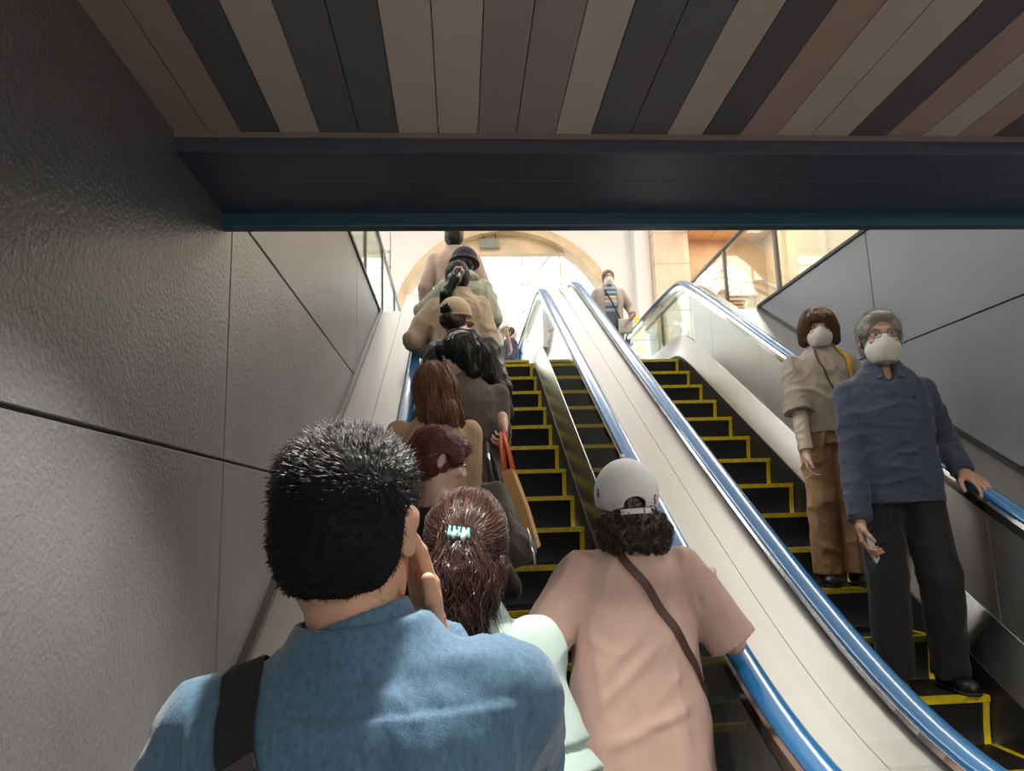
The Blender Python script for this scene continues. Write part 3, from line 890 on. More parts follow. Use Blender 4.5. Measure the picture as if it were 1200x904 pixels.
def spikes(name, hair_o, m, parent, count, length, flow, width=.0011, seed=0, keep=None, up=.5, jit=.35):
    rnd = np.random.default_rng(seed); me = hair_o.data
    nv = len(me.vertices); v = []; f = []
    ids = rnd.integers(0, nv, count)
    for i in ids:
        p = me.vertices[i].co.copy(); n = me.vertices[i].normal.copy()
        p = p + Vector(rnd.normal(0, .0022, 3))
        if keep and not keep(p, n): continue
        t = Vector(flow(p, n)); t = t - n * t.dot(n)
        d = (n * up + t.normalized() * (1 - up * .4) + Vector(rnd.normal(0, jit, 3))).normalized()
        L = length(p) * rnd.uniform(.6, 1.25)
        mid = p + d * L * .55; d2 = (d + t.normalized() * .35).normalized(); tip = mid + d2 * L * .45
        w = d.cross(n); w = w.normalized() if w.length > 1e-5 else d.orthogonal(); u = d.cross(w)
        b = len(v); p = p - n * .004
        v += [p - w * width, p + w * width, p + u * width, mid - w * width * .7, mid + w * width * .7, mid + u * width * .7, tip]
        f += [(b, b + 1, b + 4, b + 3), (b + 1, b + 2, b + 5, b + 4), (b + 2, b, b + 3, b + 5), (b + 3, b + 4, b + 6), (b + 4, b + 5, b + 6), (b + 5, b + 3, b + 6)]
    me2 = bpy.data.meshes.new(name); me2.from_pydata([tuple(x) for x in v], [], f); me2.update()
    return link(name, me2, m, parent, True)

def hairmat(name, c, rough=.33, spec=.45): return mat(name, c, rough, spec=spec, bump=(90, .35, .004, 3), stretch=(1, 1, .12))
# ------------------------------------------------------------------ fabrics and hair colours
def cloth(name, c, rough=.8, w=700, st=.25, sheen=.15, var=.06):
    return mat(name, c, rough, spec=.25, bump=(w, st, .0012, 2), var=(9, var), sheen=sheen)
C_denim = mat('blue_chambray', (.070, .155, .245), .75, spec=.3, bump=(520, .45, .0014, 3), var=(160, .22), sheen=.25, stretch=(1, 1, .5))
C_black = cloth('black_cloth', (.012, .012, .014))
C_char = cloth('charcoal_trouser', (.022, .021, .023))
H_black = hairmat('black_hair', (.010, .009, .009), .3)
H_dark = hairmat('dark_brown_hair', (.030, .016, .013), .32)
H_red = hairmat('dark_red_hair', (.095, .024, .017), .38)
H_auburn = hairmat('auburn_hair', (.15, .065, .036), .45)
H_grey = hairmat('grey_hair', (.30, .28, .25), .5)
def clump(a=.004, fr=38, st=(1, 1, .16), seed=4, warp=.5): return lambda V, N: folds(V, N, a, fr, st, seed, warp)
def down(p, n): return (0, 0, -1)

# ================================================================== 1 man in the blue shirt, nearest
p = Person('man in blue chambray shirt with short black hair, nearest the viewer, hand on cheek', (-.115, .9, -.1), 2, 1.71, (.56, .33, .22), 1.0, head=(-16, 6, 2), hoff=(-.018, 0, .004), shz=(.022, -.004), lean=3, hs=.97)
p.arm(1, wr=(.078, .105, 1.435), el=(.205, .27, 1.235), d=(-.13, -.20, 1), n=(-.93, -.32, -.12), curl=(10, 14, 12), thumb=.2)
p.arm(-1, wr=(-.2, .16, .98), pole=(-.6, -.8, 0))
me1 = p.body(.006, .003, .0022)
def md(V, N):
    V = creases(V, N, [((-.13, -.13, 1.396), (.02, -.14, 1.400), .006, .005), ((0, -.14, 1.400), (.135, -.13, 1.403), .006, .005),
        ((.11, -.13, 1.38), (.125, -.13, 1.31), .006, .006), ((.13, -.12, 1.375), (.17, -.11, 1.36), .004, .006), ((.10, -.13, 1.375), (.075, -.13, 1.33), .004, .007),
        ((-.06, -.14, 1.34), (-.02, -.14, 1.33), .004, .008), ((-.16, -.12, 1.37), (-.175, -.12, 1.25), .006, .009), ((-.2, -.09, 1.38), (-.215, -.09, 1.24), .006, .009),
        ((.175, -.06, 1.43), (.182, -.10, 1.25), -.004, .004), ((-.175, -.05, 1.43), (-.182, -.10, 1.25), -.004, .004),
        ((.06, -.06, 1.435), (.15, -.05, 1.445), .004, .012), ((.05, -.09, 1.42), (.15, -.09, 1.40), .003, .012), ((.15, .02, 1.47), (.19, -.06, 1.40), .004, .008), ((.12, .02, 1.475), (.165, -.05, 1.43), .003, .008)])
    V = V + N * (.0055 * np.clip((1.402 - V[:, 2]) / .004, 0, 1) * np.clip((-.045 - V[:, 1]) / .02, 0, 1) * np.clip((.17 - np.abs(V[:, 0])) / .01, 0, 1))[:, None]
    return V
shirt = p.top('shirt', C_denim, .0055, .80, .02, True, (.99, .93), (.066, .058, .044), (.005, 10, (1, 1, .8)), 3, neck=.066, neckz=1.445, mod2=md,
              extra=[ell((.0, -.05, 1.355), (.15, .075, .075), k=.04), cap((.065, -.02, 1.41), (.155, -.01, 1.39), .052, .058, k=.03), cap((-.065, -.02, 1.405), (-.15, -.01, 1.365), .045, .052, k=.03)])
col = p.collar('collar', C_denim, .063, .004, 1.452, .036, thick=.009, parent=shirt)
c = A((0, -.012 + p.ln * .5, 1.45))
p.part('collar_fall', [cap(c + A((0, 0, -.036)), c + A((0, 0, .03)), .112, .076, k=.01, fa=True, fb=True), cap(c + A((0, 0, -.05)), c + A((0, 0, .05)), .092, .063, k=.003, op=-1), ell(c + A((0, .12, 0)), (.05, .08, .08), k=.01, op=-1)], .0045, C_denim, parent=shirt)
p.pants(C_char, .01)
p.shoes(C_black)
hr = p.hair([ell(p.H((-.003, -.018, .036)), (.083, .105, .092), p.hR, .01), ell(p.H((0, -.035, -.02)), (.066, .074, .066), p.hR, .03), ell(p.H((-.055, .0, .07)), (.034, .05, .03), p.hR, .03)] + [ell(p.H((0, .02, .085)), (.064, .072, .042), p.hR, .02), ell(p.H((0, -.055, -.02)), (.058, .042, .06), p.hR, .03), ell(p.H((-.055, .05, .085)), (.03, .036, .028), p.hR, .03)] + p.face_cut(0, .112, .085, .115, .07)
     + [ell(p.H((i * .086, .002, -.012)), (.02, .03, .045), p.hR, .006, -1) for i in (1, -1)] + [cut(p.H((0, 0, -.058)), p.hR @ A((0, .25, -1)))], mat('black_scalp_hair', (.008, .0075, .0075), .75, spec=.15), .004, clump(.003, 30, (1, 1, .5)))
hcw = Vector(p.hc * p.k)
ax = Vector(p.hR @ A((0, .55, .85)))
def fl(q, n):
    r = q - (hcw + Vector(p.hR @ A((.01, -.03, .12))))
    return Vector((r.x * .6 - .25, r.y * .5 + .2, r.z)) + Vector((0, .55, -.2)) * max(0, (q.z - hcw.z - .06) * 10)
M_hs = mat('black_hair_strands', (.008, .0075, .0075), .48, spec=.28)
spikes('short_hairs', hr, M_hs, hr, 15000, lambda q: .005 + .013 * max(0, min(1, (q.z - hcw.z + .02) / .1)), fl, .00065, 3, up=.16, jit=.22)
bv = bvh_of(shirt)
bag = empty('shoulder_bag', (0, 0, 0), label='black bag on a wide webbing strap over the left shoulder of the man in blue', cat='bag')
bag.matrix_world = p.M.copy()
C_web = mat('black_webbing', (.010, .010, .012), .7, bump=(900, .4, .001))
k = p.k
st, S = ribbon('strap', bv, [(-.115 * k, .13, 1.22), (-.122 * k, .085, 1.39), (-.122 * k, .02, 1.44), (-.12 * k, -.05, 1.44), (-.112 * k, -.12, 1.39), (-.10 * k, -.16, 1.32), (-.092 * k, -.165, 1.22), (-.10 * k, -.15, 1.05), (-.16 * k, -.1, .93)], .043, C_web, bag, .003, .004, 90, flat=None)
def on_strap(fr, w, h, th, name, m, parent, lift=.004):
    i = int(fr * (len(S) - 1)); q, n = S[i]; t = (S[min(i + 1, len(S) - 1)][0] - S[max(i - 1, 0)][0]).normalized(); b = t.cross(n).normalized(); n = b.cross(t)
    o = MB().box(-w / 2, w / 2, -h / 2, h / 2, 0, th).build(name, m, parent, bevel=.0012)
    Mx = Matrix((b, t, n)).transposed().to_4x4(); Mx.translation = q + n * lift
    o.matrix_local = Mx
    return o
M_buck = mat('ribbed_grey_buckle', (.045, .043, .045), .45, bump=(600, .6, .001))
on_strap(.535, .047, .016, .005, 'slider', M_buck, st)
on_strap(.585, .045, .05, .003, 'woven_tab', mat('patterned_webbing', (.03, .029, .03), .7, bump=(420, .9, .003), var=(260, .7)), st)
MB().box(-.055, .055, -.16, .16, 0, .26).build('pouch', C_black, bag, bevel=.03, seg=4, smooth=True).matrix_local = Matrix.Translation((-.29, -.01, .72))

# ================================================================== 2 woman in mint
p = Person('woman in mint puff-sleeved blouse, dark hair half up in a turquoise clip', (.012, 1.75, -.1), 6, 1.655, (.66, .43, .32), .85, head=(-8, 8, 4), slim=.9)
p.arm(1, (.205, .10, .92), pole=(.2, -.8, 0)); p.arm(-1, (-.195, .12, .95), pole=(-.2, -.8, 0))
p.body(.008, .0045, .003, male=False)
C_mint = cloth('mint_cotton', (.42, .54, .50), .75, 500, .15)
sh = p.sh[1]
ex = []
for i in (1, -1):
    s0, e0 = p.sh[i], p.el[i]
    ex += [ell(s0 + A((i * .028, 0, -.035)), (.058, .066, .09), k=.015), cap(s0 + (e0 - s0) * .45, s0 + (e0 - s0) * .80, .053, .072, k=.012, fb=True), cap(s0 + (e0 - s0) * .76, s0 + (e0 - s0) * 1.02, .046, .084, k=.004, fb=True)]
bl = p.top('blouse', C_mint, .0065, .95, .014, False, (.4, .4), (.056, .058, .05), (.005, 10, (1, 1, .5)), 8, neck=.056, extra=ex, mod2=lambda V, N: creases(V, N, [((.105, -.09, 1.42), (.12, -.10, 1.22), -.007, .006), ((-.105, -.09, 1.42), (-.12, -.1, 1.22), -.007, .006), ((.16, -.05, 1.44), (.17, -.06, 1.3), .005, .007)]))
p.collar('collar', C_mint, .054, .005, 1.435, .03, thick=.007)
p.part('skirt', [loft([(.28, .25, .21), (.6, .2, .165), (.9, .165, .125), (1.03, .135, .10)], k=.02)], .01, cloth('cream_skirt', (.72, .68, .58)), lambda V, N: folds(V, N, .012, 9, (1, 1, .12), 5))
p.shoes(C_black)
hp = p.skull(.018) + [ell(p.H((0, -.05, .02)), (.085, .075, .085), p.hR, .02)] + p.face_cut(0, .11, .07, .11, .065)
hh = p.hair(hp, H_dark, .005, clump(.003, 30, (1, 1, .3)), name='hair')
ta = [p.H((-.01, -.105, -.0)), p.H((-.01, -.12, -.07)), p.H((.0, -.10, -.14)), p.H((.01, -.085, -.2))]
fall = p.part('hair_fall', [cap(ta[0], ta[1], .05, .062, k=.03), cap(ta[1], ta[2], .058, .042, k=.03), cap(ta[2], ta[3], .042, .014, k=.03), cap(p.H((-.07, -.06, -.05)), p.H((-.075, -.065, -.15)), .035, .02, k=.03), cap(p.H((.065, -.06, -.04)), p.H((.06, -.07, -.13)), .032, .012, k=.03), cap(p.H((.03, -.09, -.1)), p.H((.045, -.085, -.17)), .02, .006, k=.03)], .005, H_dark, clump(.008, 26, (1, 1, .22), 12, 1.0), parent=hh)
kk = p.k; clipc = Vector(p.H((-.012, -.142, .012)) * kk)
rnd = np.random.default_rng(5)
M_ds = mat('brown_hair_strands', (.040, .020, .016), .26, spec=.7); M_ds2 = mat('reddish_hair_strands', (.085, .032, .022), .3, spec=.6)
def toclip(q, n):
    d = clipc - q; return d.normalized() + Vector((0, 0, -.15))
vs = [v.co.copy() for v in hh.data.vertices]
up = [v for v in vs if v.y < Vector(p.H((0, .03, 0)) * kk).y and v.z > clipc.z - .05]
strands('swept_locks', hh, M_ds, hh, [up[i] for i in rnd.integers(0, len(up), 900)], toclip, .12, 9, .0026, .003, .16, 1)
strands('swept_locks', hh, M_ds2, hh, [up[i] for i in rnd.integers(0, len(up), 350)], toclip, .12, 9, .0022, .004, .2, 2)
fv = [v.co.copy() for v in fall.data.vertices if v.co.y < Vector(p.H((0, -.03, 0)) * kk).y]
strands('loose_locks', fall, M_ds, fall, [fv[i] for i in rnd.integers(0, len(fv), 900)], lambda q, n: (.1 * sin(q.z * 60), 0, -1), .13, 12, .003, .004, .32, 3, .8, .6, .5)
strands('loose_locks', fall, M_ds2, fall, [fv[i] for i in rnd.integers(0, len(fv), 450)], lambda q, n: (.1 * sin(q.z * 50), 0, -1), .14, 12, .0026, .006, .38, 4, .7, .6, .6)
low = [q for q in fv if q.z < clipc.z - .12 and q.x > clipc.x]
strands('wisps', fall, M_ds, fall, [low[i] for i in rnd.integers(0, len(low), 60)], lambda q, n: (.25, -.05, -1), .15, 12, .0016, .006, .3, 6, .45, .5, .3)
M_tq = mat('turquoise_clip', (.20, .55, .52), .25, coat=.5); M_pearl = mat('pearl_white_clip', (.8, .82, .8), .2, coat=.5)
cl = MB()
for q in range(5): cl.tube([(-.02 + .01 * q, 0, -.016), (-.02 + .01 * q, -.012, 0), (-.02 + .01 * q, 0, .016)], .0035, 6)
cl.tube([(-.024, -.010, 0), (.024, -.010, 0)], .006, 8)
clip = cl.build('hair_clip', M_tq, hh, smooth=True); clip.matrix_local = Matrix.Translation(clipc + Vector((-.004, -.014, .004))) @ Matrix.Rotation(.15, 4, 'Y')
MB().tube([(.008, -.016, -.012), (.012, -.018, .012)], .006, 8).tube([(-.012, -.016, -.008), (-.008, -.018, .01)], .005, 8).build('clip_stones', M_pearl, clip, smooth=True)

# ================================================================== 3 woman in pink with white cap
p = Person('woman in dusty pink dress and white cap, brown strap across her back', (.512, 2.31, .05), -4, 1.60, (.60, .38, .28), 1.0, head=(4, 4, -2), hs=1.06)
p.arm(1, world=(.845, 2.60, 1.275), elw=(.80, 2.27, 1.115), d=(.1, 1, .35), n=(0, .3, -1), curl=(18, 30, 25), thumb=.6)
p.arm(-1, (-.265, .12, .96), pole=(-1, -.6, 0))
p.body(.008, .005, .003)
C_pink = cloth('dusty_pink_cotton', (.55, .375, .315), .8, 600, .12, .2)
tab = [(.42, .225, .2), (.7, .225, .19), (.9, .215, .17), (1.05, .202, .158), (1.2, .19, .145), (1.31, .172, .125), (1.37, .15, .10, 0, -.012), (1.41, .12, .08, 0, -.012), (1.445, .078, .066, 0, -.012), (1.475, .06, .058, 0, -.012)]
def md(V, N):
    return creases(V, N, [((-.16, -.15, 1.02), (.08, -.15, 1.30), .009, .02), ((-.17, -.14, .95), (.12, -.16, 1.22), .009, .018), ((-.15, -.17, .86), (.19, -.15, 1.0), .010, .02), ((-.19, -.1, .90), (.05, -.17, .92), -.008, .016), ((-.17, -.12, 1.28), (-.12, -.15, .95), .009, .018), ((-.1, -.14, 1.3), (-.13, -.16, 1.05), .008, .016), ((.02, -.17, .98), (.18, -.14, 1.14), .007, .014),
        ((.17, -.1, 1.3), (.05, -.16, 1.1), .007, .012), ((-.18, -.05, 1.40), (-.2, -.08, 1.2), -.008, .008), ((.18, -.05, 1.40), (.2, -.1, 1.22), -.008, .008), ((-.05, -.17, .9), (-.1, -.18, .6), .008, .02), ((.08, -.17, .95), (.12, -.17, .6), .008, .02)])
dr = p.top('dress', C_pink, .0075, .42, 0, True, (.5, .47), (.074, .076, .06), (.008, 7, (1, 1, .55)), 21, neck=.062, tab=tab, mod2=md, cuff=.06, extra=[ell((0, -.055, 1.34), (.15, .08, .075), k=.04)])
p.pants(C_char, .012, (.08, .07, .06), None, .9)
p.shoes(C_black)
curls = p.skull(.0) + p.face_cut(0, .115, .075, .11, .065)
rr = random.Random(4)
for a in np.linspace(-155, -25, 13):
    for z, rd in ((-.045, .084), (-.085, .088), (-.12, .085)):
        q = (rd * cos(R(a)) * 1.08 + rr.uniform(-.008, .008), rd * sin(R(a)) * 1.02 - .01, z + rr.uniform(-.012, .012))
        curls.append(ell(p.H(q), rr.uniform(.022, .033), None, .012))
hh = p.hair(curls, H_dark, .005, clump(.005, 34, (1, 1, .5), 9, .9))
vs = [v.co.copy() for v in hh.data.vertices if v.co.z < (p.hc[2] - .025) * p.k and v.co.y < p.hc[1] * p.k + .02]
rnd = np.random.default_rng(8)
strands('curly_locks', hh, M_ds, hh, [vs[i] for i in rnd.integers(0, len(vs), 800)], lambda q, n: (.6 * sin(q.z * 90 + q.x * 50), 0, -1), .07, 9, .0032, .005, .45, 3, .8, .2, 1.1)
C_cap = cloth('white_cap_cotton', (.76, .77, .75), .75, 600, .12)
cb = [ell(p.H((0, -.012, .030)), (.106, .122, .118), p.hR, .005), cut(p.H((0, 0, -.005)), p.hR @ A((0, .28, -1))), ell(p.H((0, -.012, .025)), (.1005, .1165, .111), p.hR, .003, -1),
      ell(p.H((0, -.12, -.012)), (.034, .05, .024), p.hR, .004, -1), cut(p.H((0, 0, -.036)), p.hR @ A((0, 0, -1)))]
capo = p.part('cap', cb, .0032, C_cap)
p.part('brim', [ell(p.H((0, .13, .025)), (.078, .075, .008), p.hR @ rot(0, 12, 0), .006), ell(p.H((0, .02, .02)), (.085, .1, .1), p.hR, .004, -1)], .004, C_cap, parent=capo)
p.part('button', [ell(p.H((0, -.012, .15)), (.010, .010, .006), p.hR, .003)], .002, C_cap, parent=capo)
V = []
bvc = bvh_of(capo)
pts = [Vector(p.H((.045 * t, -.012 - .107 * sqrt(1 - (.045 * t / .1) ** 2) - .006, -.031)) * p.k) for t in np.linspace(-1, 1, 9)]
stp, _ = ribbon('back_strap', None, pts, .016, C_cap, capo, .003, 0, 20, flat=(0, -1, 0))
MB().box(-.012, .012, -.003, .003, -.009, .009).build('strap_buckle', mat('dark_cap_buckle', (.1, .1, .1), .4), capo, bevel=.002).matrix_local = Matrix.Translation(Vector(p.H((.014, -.122, -.031)) * p.k))
def emblem(pt, polys):
    q, n, _, _ = bvc.find_nearest(Vector(p.H(pt) * p.k)); up = Vector((0, 0, 1)); b = up.cross(n).normalized(); up = n.cross(b)
    Mx = Matrix((b, up, n)).transposed().to_4x4(); Mx.translation = q + n * .0012
    for nm, poly, m, lv in polys:
        o = MB().prism([(x, y) for x, y in poly], 2, lv, lv + .0012).build(nm, m, capo); o.matrix_local = Mx
shield = lambda s: [(s * x, s * y) for x, y in ((-.8, 1), (0, 1.25), (.8, 1), (.85, .1), (.55, -.7), (0, -1.2), (-.55, -.7), (-.85, .1))]
emblem((.070, -.095, .005), [('emblem', shield(.009), mat('red_embroidery', (.35, .03, .05), .7), 0), ('emblem', shield(.0058), mat('white_embroidery', (.75, .73, .72), .7), .001), ('emblem', [(-.004, -.016), (.004, -.016), (.003, -.011), (-.003, -.011)], mat('navy_embroidery', (.03, .03, .08), .7), 0)])
emblem((-.092, -.05, .035), [('emblem', [(-.003, -.014), (.003, -.014), (.005, -.004), (.002, .004), (.003, .013), (-.002, .014), (-.004, .004), (-.005, -.005)], mat('grey_embroidery', (.06, .06, .065), .7), 0)])
bv = bvh_of(dr); k = p.k
bg = empty('shoulder_bag', (0, 0, 0), label='brown leather shoulder bag worn across the woman in pink', cat='bag'); bg.matrix_world = p.M.copy()
M_lea = mat('brown_leather', (.065, .027, .016), .45, bump=(120, .1, .001))
ribbon('strap', bv, [(.10 * k, .16, 1.05), (0, .15, 1.2), (-.06, .1, 1.36), (-.085, .02, 1.44), (-.075, -.06, 1.42), (-.03, -.15, 1.32), (.06, -.17, 1.2), (.14, -.16, 1.08), (.20, -.1, .97), (.225, .02, .90), (.17, .15, .86)], .024, M_lea, bg, .003, .004, 90)
b_ = MB().box(-.04, .04, -.13, .13, -.2, 0).build('pouch', M_lea, bg, bevel=.02, seg=3, smooth=True); b_.matrix_local = Matrix.Translation((.07, .23, .86)) @ Matrix.Rotation(1.45, 4, 'Z')

# ================================================================== 4 red-haired woman in black
def ss(y): return sL(7.364 - .3464 * y)
p = Person('woman in black top, dark red hair tied back, her face in profile', (-.08, 2.68, ss(14)), -28, 1.585, (.70, .47, .36), .92, head=(-48, 16, 4), slim=.9, hs=.98)
p.arm(1, (.15, .25, 1.1), pole=(.8, -.5, -.2)); p.arm(-1, (-.2, .2, 1.0), pole=(-.8, -.5, 0))
p.hairm = H_red
p.body(.008, .0038, .004, male=False); p.eyes()
p.top('top', C_black, .008, .85, .012, False, (.93, .93), (.06, .052, .042), (.004, 10, (1, 1, .5)), 31, neck=.082, neckz=1.428)
p.pants(C_char, .012); p.shoes(C_black)
hp = p.skull(.015) + [ell(p.H((0, -.05, .01)), (.08, .075, .085), p.hR, .03), cap(p.H((.02, .08, .085)), p.H((.07, .06, .02)), .026, .02, k=.03), cap(p.H((-.02, .08, .085)), p.H((-.07, .06, .02)), .026, .02, k=.03), cap(p.H((0, -.10, -.03)), p.H((0, -.13, -.07)), .05, .045, k=.04)] + p.face_cut(-.01, .112, .078, .105, .068) + [ell(p.H((i * .082, .0, -.01)), (.018, .026, .04), p.hR, .006, -1) for i in (1, -1)]
hh = p.hair(hp, H_red, .005, clump(.004, 30, (1, 1, .3), 6))
tail = p.part('ponytail', [cap(p.H((0, -.125, -.05)), p.H((-.02, -.16, -.1)), .035, .042, k=.03), cap(p.H((-.02, -.16, -.1)), p.H((-.03, -.155, -.2)), .042, .03, k=.03), cap(p.H((-.03, -.155, -.2)), p.H((-.03, -.14, -.27)), .03, .01, k=.03)], .005, H_red, clump(.006, 30, (1, 1, .2), 9, .8), parent=hh)
M_rs = mat('red_hair_strands', (.14, .036, .024), .33, spec=.5)
vs = [v.co.copy() for v in hh.data.vertices]; tc = Vector(p.H((0, -.13, -.06)) * p.k); rnd = np.random.default_rng(3)
strands('swept_locks', hh, M_rs, hh, [vs[i] for i in rnd.integers(0, len(vs), 900)], lambda q, n: (tc - q).normalized() + Vector((0, 0, .1)), .11, 8, .0024, .003, .15, 1)
vs = [v.co.copy() for v in tail.data.vertices]
strands('tail_locks', tail, M_rs, tail, [vs[i] for i in rnd.integers(0, len(vs), 300)], down, .1, 8, .0024, .003, .25, 2)

# ================================================================== 5 brown-haired woman, tan jacket
p = Person('woman in tan jacket with auburn shoulder-length hair, reaching to the handrail', (-.115, 3.36, ss(12)), 4, 1.56, (.66, .43, .32), 1.05, head=(12, 14, -4), slim=.9)
p.arm(-1, world=(-.315, 3.70, 1.815), pole=(-1, -.4, -.8), d=(0, 1, .55), n=(0, .5, -1), curl=(20, 35, 25)); p.arm(1, (.10, .26, 1.12), pole=(.3, -.5, -.8))
p.body(.009, .006, .0035, male=False)
C_tanj = cloth('tan_jacket', (.45, .30, .19), .8, 400, .2)
p.top('jacket', C_tanj, .008, .8, .022, False, (.55, .8), (.068, .062, .054), (.006, 9, (1, 1, .6)), 41, neck=.066)
p.collar('collar', C_tanj, .066, .006, 1.45, .03, thick=.012)
p.pants(C_char, .012); p.shoes(C_black)
hp = p.skull(.02) + [ell(p.H((0, -.03, .01)), (.098, .095, .1), p.hR, .03), cap(p.H((-.05, -.04, -.03)), p.H((-.06, -.05, -.15)), .055, .045, k=.04), cap(p.H((.05, -.04, -.03)), p.H((.06, -.05, -.15)), .055, .045, k=.04), cap(p.H((0, -.06, -.03)), p.H((0, -.075, -.16)), .06, .05, k=.04), cap(p.H((.06, -.05, -.13)), p.H((.10, -.06, -.20)), .035, .014, k=.03), cap(p.H((.03, -.08, -.14)), p.H((.05, -.10, -.215)), .035, .012, k=.03), cap(p.H((-.05, -.06, -.14)), p.H((-.06, -.08, -.21)), .035, .012, k=.03)] + p.face_cut(-.02, .115, .068, .12, .065)
hh = p.hair(hp, H_auburn, .006, clump(.006, 26, (1, 1, .2), 15, .8))
M_as = mat('auburn_hair_strands', (.22, .095, .05), .36, spec=.5); M_as2 = mat('deep_brown_strands', (.05, .02, .014), .36, spec=.5)
vs = [v.co.copy() for v in hh.data.vertices]; topc = Vector(p.H((0, -.02, .13)) * p.k)
def flow_c(q, n): return ((q - topc) * 4 + Vector((0, 0, -.6)))
strands('hair_locks', hh, M_as, hh, [vs[i] for i in rnd.integers(0, len(vs), 700)], flow_c, .14, 10, .0034, .004, .2, 5)
strands('hair_locks', hh, M_as2, hh, [vs[i] for i in rnd.integers(0, len(vs), 500)], flow_c, .14, 10, .0034, .003, .2, 6)
# her grey-brown bag
bx = empty('tote_bag', (.215, 3.02, 1.33), -.25, label='grey-brown cloth tote bag with white zip pulls hanging beside the woman in tan jacket', cat='bag')
C_tote = cloth('grey_brown_canvas', (.085, .075, .066), .8, 300, .4)
soft('pouch', [box((-.045, 0, .16), (.048, .11, .15), rot(0, 8, -20), .04, .02), ell((.005, -.02, .05), (.07, .10, .07), None, .05)], .008, C_tote, bx, 1, lambda V, N: folds(V, N, .010, 11, (1, 1, .7), 3))
MB().tube([(-.08, .1, .28), (-.11, .13, .40), (-.14, .14, .49), (-.12, .07, .40), (-.08, -.05, .28)], .010, 8).build('strap', C_black, bx, smooth=True)
M_zip = mat('white_metal_zip', (.7, .7, .68), .3, .5)
for zx, zz, zy in ((.06, .10, -.09), (.075, .03, -.10)):
    MB().tube([(zx, zy, zz + .03), (zx + .012, zy - .01, zz), (zx + .016, zy - .01, zz - .05)], .005, 6).build('zip_pull', M_zip, bx, smooth=True)
MB().tube([(-.125, .09, .44), (-.11, .06, .37)], .007, 6).build('strap_ring', M_zip, bx, smooth=True)

# ================================================================== 6 black-haired woman, taupe top
p = Person('woman in taupe top, black shoulder-length hair, face turned towards the wall', (.045, 3.71, ss(11)), 8, 1.60, (.62, .40, .30), 1.0, head=(82, 20, 8), hoff=(-.03, .02, 0), slim=.9)
p.arm(1, world=(.205, 3.50, 1.95), pole=(.1, .5, -1), d=(.05, -.5, -1), n=(-1, .2, .1), curl=(55, 65, 45)); p.arm(-1, (-.2, .2, 1.05), pole=(-.9, -.5, 0))
p.hairm = H_black
p.body(.009, .005, .0035, male=False); p.eyes()
p.top('top', cloth('taupe_knit', (.115, .088, .075), .85, 500, .3), .008, .8, .018, False, (.92, .92), (.064, .056, .046), (.006, 9, (1, 1, .5)), 51, neck=.06)
p.pants(C_char, .012); p.shoes(C_black)
hp = p.skull(.022) + [ell(p.H((0, -.04, .0)), (.1, .09, .11), p.hR, .03), cap(p.H((-.07, -.02, -.02)), p.H((-.075, -.02, -.13)), .04, .034, k=.04), cap(p.H((.07, -.02, -.02)), p.H((.075, -.02, -.13)), .04, .034, k=.04), cap(p.H((0, -.08, -.03)), p.H((0, -.085, -.15)), .06, .05, k=.05), cap(p.H((-.03, .09, .07)), p.H((.03, .09, .07)), .024, .024, k=.03)] + p.face_cut(-.015, .118, .064, .09, .062)
hh = p.hair(hp, H_black, .006, clump(.005, 26, (1, 1, .2), 16, .7))
vs = [v.co.copy() for v in hh.data.vertices]; topc = Vector(p.H((0, -.02, .13)) * p.k)
strands('hair_locks', hh, M_hs, hh, [vs[i] for i in rnd.integers(0, len(vs), 700)], flow_c, .14, 10, .0034, .004, .2, 7)
# paper bag on her arm
pb = empty('paper_bag', (.30, 3.42, 1.36), -.15, label='tan paper carrier bag with orange handles hanging over the dark steps', cat='bag')
C_pap = mat('brown_kraft_paper', (.52, .29, .115), .7, bump=(14, .3, .01), var=(6, .1))
pm = MB(); hw, hd, hz = .05, .14, .36
pm.add([(-hw, -hd, 0), (hw, -hd, 0), (hw, hd, 0), (-hw, hd, 0), (-hw * .8 + .01, -hd, hz * .5), (hw * .85, -hd, hz * .5), (hw * .85, hd, hz * .5), (-hw * .8 + .01, hd, hz * .5), (-hw * .45, -hd, hz), (hw * .45, -hd, hz), (hw * .45, hd, hz), (-hw * .45, hd, hz)],
       [(3, 2, 1, 0), (0, 1, 5, 4), (1, 2, 6, 5), (2, 3, 7, 6), (3, 0, 4, 7), (4, 5, 9, 8), (5, 6, 10, 9), (6, 7, 11, 10), (7, 4, 8, 11)])
bd = pm.build('body', C_pap, pb); so = bd.modifiers.new('t', 'SOLIDIFY'); so.thickness = .003
bd.rotation_euler = (.0, -.22, 0)
M_or = mat('orange_cord', (.75, .16, .06), .6)
for sx in (-1, 1):
    MB().tube([(-.075 + sx * .02, -.07, hz - .03), (-.095 + sx * .014, -.05, hz + .1), (-.105 + sx * .006, 0, hz + .17), (-.095 + sx * .014, .05, hz + .1), (-.075 + sx * .02, .07, hz - .03)], .007, 8).build('handle', M_or, pb, smooth=True)

